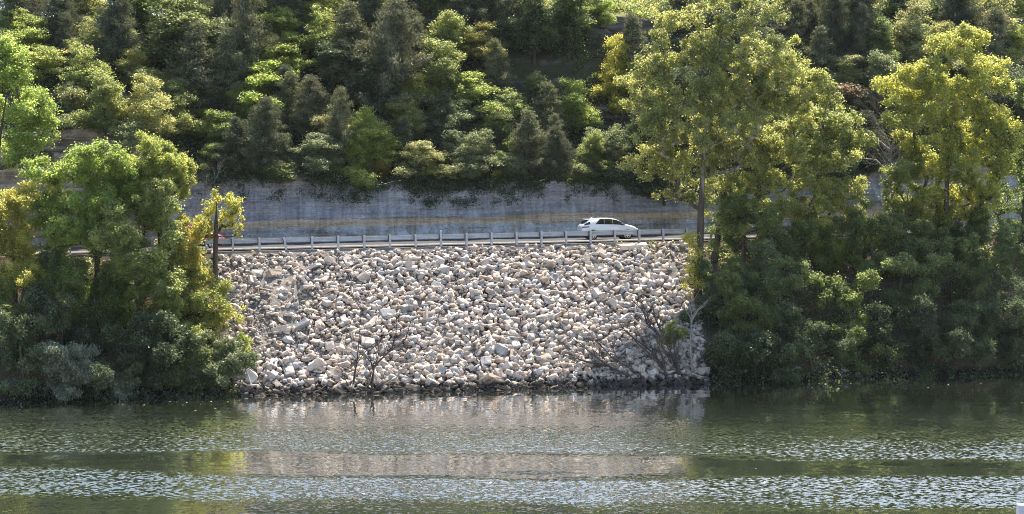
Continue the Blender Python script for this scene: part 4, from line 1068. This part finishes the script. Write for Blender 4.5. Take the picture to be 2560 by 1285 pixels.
def rubble(name, seed, n, rlo, rhi, pw, label, grav=0., lo=-12.4, hi=-.62, zoff=.2):
    rg = np.random.default_rng(seed); VV, FF, TT, XX = [], [], [], []; off = 0
    r_ = random.Random(seed)
    for _ in range(n):
        t = r_.uniform(lo, hi); s = r_.uniform(float(rip_l(t)) - .5, float(rip_r(t)) + .5)
        g = math.exp(-(((s - (float(rip_l(t)) + 1.4)) / 2.3) ** 2) - ((float(rip_u(t)) - .47) / .30) ** 2)
        g = max(g, math.exp(-(((s - (float(rip_r(t)) - 1.6)) / 1.8) ** 2) - ((float(rip_u(t)) - .84) / .16) ** 2))
        if grav == 0 and r_.random() < g * .8: continue
        r = rlo + (rhi - rlo) * r_.random() ** pw
        uu = float(rip_u(t)); fine_ = sstep(rip_l(t) + 13, rip_l(t) + 6, s) * sstep(.15, .3, uu)
        r *= 1 - .30 * float(fine_)
        if uu > .93: r = min(r, .2)
        V, F = T_LOW[r_.randrange(len(T_LOW))]
        E = np.array(Euler((r_.gauss(.45, .5), r_.gauss(0, .5), r_.random() * 6.28)).to_matrix())
        sc = r * np.array([r_.uniform(.8, 1.3), r_.uniform(.8, 1.2), r_.uniform(.75, 1.15)])
        p = W(s, t, 0)
        V2 = (V * sc) @ E.T + np.array([p.x, p.y, 0]); ZZ.append((s, t, r, len(V)))
        VV.append(V2); FF.append(F + off); off += len(V)
        tint = r_.choices([.05, .22, .38, .55, .72, .9], [30, 20, 22, 14, 20, 10])[0]
        TT += [tint] * len(F); XX += [r_.choice([r_.uniform(.62, .85), r_.uniform(.85, 1.12), r_.uniform(.9, 1.12)])] * len(F)
    a = np.array([z[:3] for z in ZZ]); h = Z(a[:, 0], a[:, 1]) + a[:, 2] * zoff + rg.random(len(a)) * .22 * (a[:, 2] > .14)
    V = np.concatenate(VV); V[:, 2] += np.repeat(h, [z[3] for z in ZZ])
    me = np_mesh(name, V, np.concatenate(FF)); face_attr(me, 'tint', TT); face_attr(me, 'val', XX)
    tag(obj(name, me, ROCK_S), label, 'rocks', None, 'stuff')
ZZ = []; rubble('rubble', 1, 8800, .08, .32, 1.5, 'pale limestone rubble filling the slope between the big boulders', zoff=.5)
ZZ = []; rubble('gravel', 2, 14000, .035, .12, 1.6, 'fine broken stone covering the gaps and the gravelly patches of the slope', grav=1, zoff=.4)

# stones lying in the shade of the right bank, and one pale stump in the water
def stone(px, py, r, col, lab, group=None, name='stone', q=3):
    f = hit(px, py); o = obj(name, T_OBJ[q][1], None, None, f + Vector((0, 0, r * .15)))
    o.scale = (r, r, r * .8); o.rotation_euler = (.2, .1, px); o.color = (*col, 1); return tag(o, lab, 'stone', group)
GS = 'stones under the right bank'
stone(1750, 935, .7, (.38, .34, .29), 'big brown-grey stone at the waterline right of the last bare stem', GS)
stone(1842, 932, .42, (.34, .27, .22), 'brown rounded stone in the shade, left of a small twin', GS, q=7)
stone(1862, 930, .26, (.34, .27, .22), 'small stone touching the brown rounded stone', GS, q=11)
stone(1960, 925, .45, (.40, .26, .16), 'rusty brown stone in the deep shade of the right bank', GS, q=15)
stone(1986, 926, .5, (.36, .33, .33), 'grey stone beside the rusty brown one', GS, q=3)
stone(2112, 932, .38, (.30, .26, .24), 'dark stone left of the pale stump', GS, q=7)
f = hit(2145, 938); f.z = -.1
bm = bmesh.new()
prof = [(.20, 0), (.19, .12), (.15, .22), (.14, .30), (.20, .36), (.22, .44), (.17, .52), (.05, .55)]
ring = []
for r_, z_ in prof:
    ring.append([bm.verts.new((r_ * (1 + .25 * mnoise.noise(Vector((math.cos(a) * 2, math.sin(a) * 2, z_ * 5)))) * math.cos(a), r_ * math.sin(a) * .9, z_)) for a in [k * math.pi / 6 for k in range(12)]])
for a, b in zip(ring[:-1], ring[1:]):
    for k in range(12): bm.faces.new((a[k], a[(k + 1) % 12], b[(k + 1) % 12], b[k]))
bm.faces.new(ring[-1])
st_o = bm_obj('stump', bm, pbr('weathered_pale_wood', (.55, .52, .50), .85, noise_amt=.4, scale=7), None, True); st_o.location = f
tag(st_o, 'small pale weathered stump standing in the water under the dark right bank', 'stump')

# driftwood and debris along the waterline
def stick(p, ang, ln, r, rise, seed):
    rg = random.Random(seed); pts = []
    for i in range(6):
        u = i / 5 - .5
        pts.append(Vector((u * ln + rg.gauss(0, .02), rg.gauss(0, .05) * ln, rise * (u + .5) + rg.gauss(0, .03))))
    rad = [r * (1 - .1 * i) for i in range(6)]
    paths = [(pts, rad)]
    for c in range(rg.randint(0, 2)):
        a = pts[rg.randint(1, 4)]; d = Vector((rg.uniform(.2, .6) * ln * .5, rg.gauss(0, .2) * ln, rg.uniform(0, .25) * ln))
        paths.append(([a, a + d * .5 + Vector((0, 0, .02)), a + d], [r * .6, r * .5, r * .25]))
    return paths
rr = random.Random(5)
for i in range(30):
    px = rr.uniform(600, 1730); sh = hit(px, 984 - (px - 600) * .028); 
    s = ST(sh.x, sh.y)[0]; t = -11.75 + rr.uniform(-.35, .9)
    V, F = tubes(stick(None, 0, rr.uniform(.8, 2.2), rr.uniform(.03, .075), rr.uniform(-.05, .45), i), 5)
    m_ = rr.choice([BARK_D, BARK_D, BARK_D, BARK_P])
    o = obj('driftwood', np_mesh('driftwood', V, F, True), m_, None, W(s, t, max(.02, float(Z(s, t))) + .06))
    o.rotation_euler = (0, 0, rr.gauss(TH, .6))
    tag(o, ('dark wet driftwood stick' if m_ is BARK_D else 'pale bleached driftwood stick') + ' lying in the debris at the foot of the rocks', 'driftwood', 'driftwood sticks along the waterline')
bl = tubes([([(0, 0, 0), (.25, .03, .8), (.45, 0, 1.4)], [.06, .05, .04])], 6)
f = hit(604, 975); o = obj('driftwood', np_mesh('driftwood', *bl, True), pbr('weathered_white_wood', (.5, .5, .52), .8, noise_amt=.3), None, P(632, 975, f.y) ); o.rotation_euler = (0, 0, 3.14)
tag(o, 'grey bleached stick leaning at the left foot of the rocks', 'driftwood')
paths = []
for i in range(1500):
    px = rr.uniform(585, 1745); s = (px - 1280) / FPX * 108 / C_ * 1.0; t = -11.9 + rr.gauss(.15, .35)
    p = W(s, t, max(0, float(Z(s, t))) + rr.uniform(0, .22)); ln = rr.uniform(.15, .7); a = rr.gauss(.1, .7)
    d = Vector((math.cos(a) * ln, math.sin(a) * ln, rr.gauss(0, .22) * ln))
    paths.append(([p - d * .5, p + Vector((0, 0, rr.uniform(-.03, .06))), p + d * .5], [.014, .022, .01]))
V, F = tubes(paths, 4)
tag(obj('debris', np_mesh('debris', V, F), BARK_D), 'tangle of wet twigs and roots washed up along the foot of the rocks', 'debris', None, 'stuff')
# muddy root clumps overhanging the water
for i, (px, w) in enumerate([(700, 1.2), (765, .9), (800, .8), (840, .9), (985, .9), (1060, 1.0), (1110, 1.6), (1150, 1.4), (1225, 1.1), (1290, .9), (1345, .8), (1420, .9), (1475, .8)]):
    f = hit(px, 984 - (px - 600) * .028)
    o = obj('mud_clump', T_OBJ[[3, 7, 11, 15][i % 4]][1], None, None, Vector((f.x, f.y + .55, .16)))
    o.scale = (w * .55, .5, .34 + .05 * (i % 3)); o.rotation_euler = (0, .06 * (i % 3 - 1), i); o.rotation_euler = (0, 0, TH + (.2 if i % 2 else -.2)); o.color = (.05, .04, .03, 1)
    set_mat(o, pbr('wet_mud', (.028, .022, .016), .7, noise_amt=.5, scale=6) if i == 0 else bpy.data.materials['wet_mud'])
    tag(o, 'dark wet mud clump at the foot of the rocks, %s' % ['first from the left','second from the left','third from the left','left of the bare shrubs','right of the forked shrub','under the pale leaning branch','large one left of centre','large one at the centre','right of the large centre one','below the faint dry twigs','right of the faint dry twigs','left of the leaning bare shrubs','beneath the leaning bare shrubs'][i], 'mud clump', 'mud clumps along the waterline')

# fallen leaves afloat
lm = [pbr('fallen_leaf_orange', (.55, .25, .07), .6), pbr('fallen_leaf_pale', (.7, .62, .42), .6), pbr('fallen_leaf_yellow', (.62, .60, .06), .6)]
a = [(.5 * math.cos(k * .785) * (1.25 if k % 2 else 1), .38 * math.sin(k * .785) * (1.2 if k % 2 else 1), .02 + .10 * abs(math.cos(k * .785))) for k in range(8)]
lme = np_mesh('floating_leaf', a + [(0, 0, .01)], [(k, (k + 1) % 8, 8) for k in range(8)])
rr = random.Random(9)
for i in range(80):
    if i < 60: px = rr.choice([rr.uniform(0, 620), rr.uniform(1760, 2560)]); py = 1000 - px * .0275 + abs(rr.gauss(0, 1)) * 14 + 6
    else: px = rr.uniform(0, 2560); py = rr.uniform(1000, 1265)
    Y = FPX * CAM_Z / (py - HOR); X = (px - 1280) / FPX * Y
    s, t = ST(X, Y)
    if t > -12.3: continue
    o = obj('floating_leaf', lme, None, None, (X, Y, .005)); m_ = rr.choice([0, 0, 1, 1, 2]); set_mat(o, lm[m_])
    z = rr.uniform(.07, .15); o.scale = (z, z, z); o.rotation_euler = (0, 0, rr.random() * 6)
    tag(o, 'tiny %s fallen leaf floating on the dark water' % ('orange', 'pale', 'yellow')[m_], 'leaf', 'fallen leaves floating on the river')
# grey upright standing in for an unidentified blurred shape, lower right corner
bm = bmesh.new(); bmbox(bm, (0, 0, .5), (.42, .42, 5.1)); 
po = bm_obj('corner_upright', bm, pbr('grey_upright', (.42, .42, .46), .7, noise_amt=.15), None, False, .03)
pp = P(2558, 1260, 60.); po.location = (pp.x, 60, pp.z - 3.05); tag(po, 'top of a plain grey upright shape at the lower right corner, near the viewer', 'post')

# ------------------------------------------------------------------ cars
GLASS = pbr('car_glass_dark', (.015, .018, .02), .06, spec=.8)
RUB = pbr('tyre_rubber', (.018, .018, .018), .8)
RIM = pbr('alloy_rim', (.62, .63, .65), .3, .6)
BLK = pbr('black_plastic', (.02, .02, .022), .6)
REDL = pbr('tail_lamp_red', (.22, .03, .03), .25)
LAMP = pbr('headlamp_clear', (.7, .72, .75), .1)
def paint(name, c):
    m, nt, out = M(name); n = N(nt)
    b = n('ShaderNodeBsdfPrincipled', {'Base Color': (*c, 1), 'Roughness': .35, 'Coat Weight': .8, 'Coat Roughness': .05})
    nt.links.new(b.outputs[0], out.inputs[0]); return m
XS = np.array(sorted(set(list(np.linspace(-2.36, 2.36, 33)) + [-1.80, -1.06, 1.04, 1.80])))
def ip(x, pts): return np.interp(x, [p[0] for p in pts], [p[1] for p in pts])
ROOF = [(-2.36, 1.06), (-2.28, 1.20), (-1.95, 1.44), (-1.72, 1.60), (-1.4, 1.685), (-.7, 1.74), (0, 1.735), (.4, 1.69), (.8, 1.54), (1.26, 1.27), (1.6, 1.19), (2.0, 1.09), (2.25, .95), (2.36, .74)]
BELT = [(-2.36, 1.0), (-2.2, 1.12), (-1.1, 1.25), (.6, 1.21), (1.26, 1.16), (1.7, 1.06), (2.1, .96), (2.36, .70)]
WID = [(-2.36, .74), (-2.2, .87), (-1.6, .95), (1.4, .95), (2.0, .88), (2.25, .74), (2.36, .60)]
WTOP = [(-2.36, .60), (-2.0, .66), (-1.4, .70), (.4, .69), (1.26, .74), (2.0, .74), (2.36, .52)]
AX = (-1.43, 1.42); WR = .375
def bot(x):
    z = .30
    for a in AX:
        d = abs(x - a)
        if d < WR + .06: z = max(z, .36 + math.sqrt(max(0, (WR + .06) ** 2 - d * d)))
    return z
def section(x, grow=0.):
    w = float(ip(x, WID)) + grow; zt = float(ip(x, ROOF)) + grow; zb = float(ip(x, BELT)); wt = float(ip(x, WTOP)) + grow; b = bot(x)
    zt = max(zt, zb + .02)
    return [(0, b), (w * .80, b), (w * .97, b + .03), (w, max(b + .06, .62)), (w * .99, max(b + .09, .88)), (w * .955, zb), (wt + (.955 * w - wt) * .12, zt - .07 * (zt - zb) - .015), (wt * .86, zt - .012), (wt * .4, zt), (0, zt)]
def make_car(name, label, loc, rz, col):
    root = empty(name, loc, rz, label=label, cat='car'); root.scale = (.955, .955, .965)
    V, rows = [], []
    for x in XS:
        h = section(float(x)); ring = [(x, y, z) for y, z in h] + [(x, -y, z) for y, z in h[-2:0:-1]]
        rows.append(len(ring)); V += ring
    n = rows[0]; F = []
    for i in range(len(XS) - 1):
        for k in range(n): F.append((i * n + k, i * n + (k + 1) % n, (i + 1) * n + (k + 1) % n, (i + 1) * n + k))
    me = np_mesh('body', V, F, True)
    bm = bmesh.new(); bm.from_mesh(me)
    bm.verts.ensure_lookup_table()
    bm.faces.new([bm.verts[k] for k in range(n)]); bm.faces.new([bm.verts[(len(XS) - 1) * n + k] for k in range(n)])
    bmesh.ops.recalc_face_normals(bm, faces=bm.faces[:]); bm.to_mesh(me); bm.free()
    body = obj('body', me, col, root)
    def patch(nm, grid, mat, par=root, lab=None):
        g = np.array(grid); o = obj(nm, np_mesh(nm, g.reshape(-1, 3), grid_faces(g.shape[0], g.shape[1]), True), mat, par)
        if lab: o['label'] = lab
        return o
    def side(x, f, sg):                      # point on the side glass zone, f from belt (0) to roof edge (1)
        h = section(x, .012); a, b = h[5], h[6]
        return (x, sg * (a[0] + (b[0] - a[0]) * f + .006), a[1] + (b[1] - a[1]) * f)
    for sg in (-1, 1):
        for nm, xs in (('side_window', np.linspace(-1.22, -.50, 7)), ('side_window', np.linspace(-.485, .20, 7)), ('side_window', np.linspace(.215, 1.22, 9))):
            top = [min(.93, max(.12, (x + 1.27) / .40 * .93)) if x < -.8 else .93 for x in xs]
            patch(nm, [[side(float(x), .02 + (tp - .02) * k / 3, sg) for k in range(4)] for x, tp in zip(xs, top)], GLASS)
        patch('rear_quarter_glass', [[side(float(x), f, sg) for f in np.linspace(.18, .72, 3)] for x in np.linspace(-2.12, -1.66, 4)], GLASS)
        # tail lamp, headlamp, mirror, door handles
        def sd(x, z, g=.012):
            h = section(x, g)
            for a, b in zip(h[3:6], h[4:7]):
                if a[1] <= z <= b[1]: return (x, sg * (a[0] + (b[0] - a[0]) * (z - a[1]) / max(1e-4, b[1] - a[1]) + .004), z)
            return (x, sg * (h[4][0] + .004), z)
        patch('tail_lamp', [[sd(float(x), z) for z in np.linspace(.97 + .06 * (x + 2.3), 1.07 + .03 * (x + 2.3), 3)] for x in np.linspace(-2.33, -1.75, 6)], REDL)
        patch('headlamp', [[sd(float(x), z) for z in np.linspace(.80, .90, 3)] for x in np.linspace(1.92, 2.32, 5)], LAMP)
        bm = bmesh.new(); bmbox(bm, (.98, sg * 1.02, 1.24), (.16, .22, .14)); bm_obj('mirror', bm, BLK, root, False, .03)
        for hx in (-.75, .05):
            bm = bmesh.new(); h = section(hx); bmbox(bm, (hx, sg * (h[4][0] + .006), 1.05), (.20, .03, .035)); bm_obj('door_handle', bm, col, root, False, .008)
        patch('sill_trim', [[(float(x), sg * (section(float(x))[2][0] + .012), z) for z in (.30, .40)] for x in np.linspace(-.98, .96, 9)], BLK)
    def top(x, v):                           # point across the roofline, v in -1..1
        h = section(x, .012); w = h[7][0]; return (x, v * w, h[7][1] + (h[9][1] - h[7][1]) * (1 - abs(v)) + .012)
    patch('windscreen', [[top(float(x), v) for v in np.linspace(-.95, .95, 7)] for x in np.linspace(.50, 1.22, 6)], GLASS)
    patch('rear_window', [[top(float(x), v) for v in np.linspace(-.95, .95, 7)] for x in np.linspace(-2.2, -1.78, 5)], GLASS)
    bm = bmesh.new(); bmbox(bm, (-1.80, 0, 1.63), (.5, 1.24, .05)); bm_obj('spoiler', bm, col, root, False, .02)
    bm = bmesh.new(); bmbox(bm, (-1.35, 0, 1.73), (.16, .05, .09)); bm_obj('roof_antenna', bm, col, root, False, .02)
    bm = bmesh.new(); bmbox(bm, (2.34, 0, .72), (.06, .9, .26)); bm_obj('grille', bm, BLK, root, False, .02)
    bm = bmesh.new(); bmbox(bm, (0, 0, .34), (4.3, 1.5, .22)); bmbox(bm, (0, 0, .55), (4.0, 1.3, .3)); bm_obj('underbody', bm, BLK, root)
    bm = bmesh.new(); bmbox(bm, (-2.3, 0, .45), (.14, 1.5, .2)); bm_obj('bumper', bm, BLK, root, False, .03)
    # wheels: tyre with a five-spoke rim
    def lathe(prof, n=28):
        VV = []; 
        for r, y in prof: VV += [(r * math.cos(a), y, r * math.sin(a)) for a in np.linspace(0, 2 * math.pi, n, endpoint=False)]
        FF = []
        for i in range(len(prof) - 1):
            for k in range(n): FF.append((i * n + k, i * n + (k + 1) % n, (i + 1) * n + (k + 1) % n, (i + 1) * n + k))
        return VV, FF
    tv, tf = lathe([(.25, -.10), (.34, -.115), (.372, -.08), (.375, 0), (.372, .08), (.34, .115), (.25, .10)])
    tyre = np_mesh('tyre', tv, tf, True); tyre.materials.append(RUB)
    bm = bmesh.new()
    for k in range(10):
        a = k * math.pi / 5 + .1 * (1 if k % 2 else -1); rot = Matrix.Rotation(-a, 3, 'Y')
        bmbox(bm, rot @ Vector((.155, -.085, 0)), (.21, .03, .042), rot)
    rv, rf = lathe([(.272, -.10), (.255, -.105), (.235, -.095), (.235, .05), (.0, .05)])
    bv = [bm.verts.new(v) for v in rv]
    for f_ in rf:
        try: bm.faces.new([bv[i] for i in f_])
        except ValueError: pass
    bmbox(bm, (0, -.09, 0), (.09, .04, .09))
    rim = bpy.data.meshes.new('rim'); bm.to_mesh(rim); bm.free(); rim.materials.append(RIM)
    bm = bmesh.new(); bmesh.ops.create_circle(bm, cap_ends=True, radius=.232, segments=24, matrix=Matrix.Translation((0, -.04, 0)) @ Matrix.Rotation(math.pi / 2, 4, 'X'))
    hubm = bpy.data.meshes.new('brake_disc'); bm.to_mesh(hubm); bm.free(); hubm.materials.append(BLK)
    for ax in AX:
        for sg in (-1, 1):
            w = obj('wheel', tyre, None, root, (ax, sg * .83, WR)); w.rotation_euler = (0, 0, 0 if sg < 0 else math.pi)
            obj('rim', rim, None, w); obj('brake_disc', hubm, None, w)
    return root
def car_at(px, t):
    s = 0.
    for _ in range(20):
        p = W(s, t, 0); s += ((px - 1280) / FPX * p.y - p.x) * .9
    return W(s, t, float(zr(s)) + .002)
make_car('car', 'white crossover car driving along the road behind the guardrail', car_at(1519, 2.7), TH, paint('car_paint_white', (.70, .71, .73)))
make_car('car', 'red car mostly hidden behind the leaves at the left end of the guardrail', car_at(484, 2.7), TH, paint('car_paint_red', (.55, .02, .025)))
# ------------------------------------------------------------------ sunlit summer haze hanging over the river
hv = [(x, y, z) for x in (-400, 400) for y in (-40, 300) for z in (-14, 62)]
hf = [(0, 1, 3, 2), (4, 6, 7, 5), (0, 4, 5, 1), (2, 3, 7, 6), (0, 2, 6, 4), (1, 5, 7, 3)]
m, nt, out = M('haze_air'); n = N(nt)
pv = n('ShaderNodeVolumePrincipled', {'Color': (.86, .90, 1.0, 1), 'Density': .00005, 'Anisotropy': .3})
nt.links.new(pv.outputs[0], out.inputs['Volume'])
tag(obj('haze', np_mesh('haze', hv, hf), m), kind='stuff')
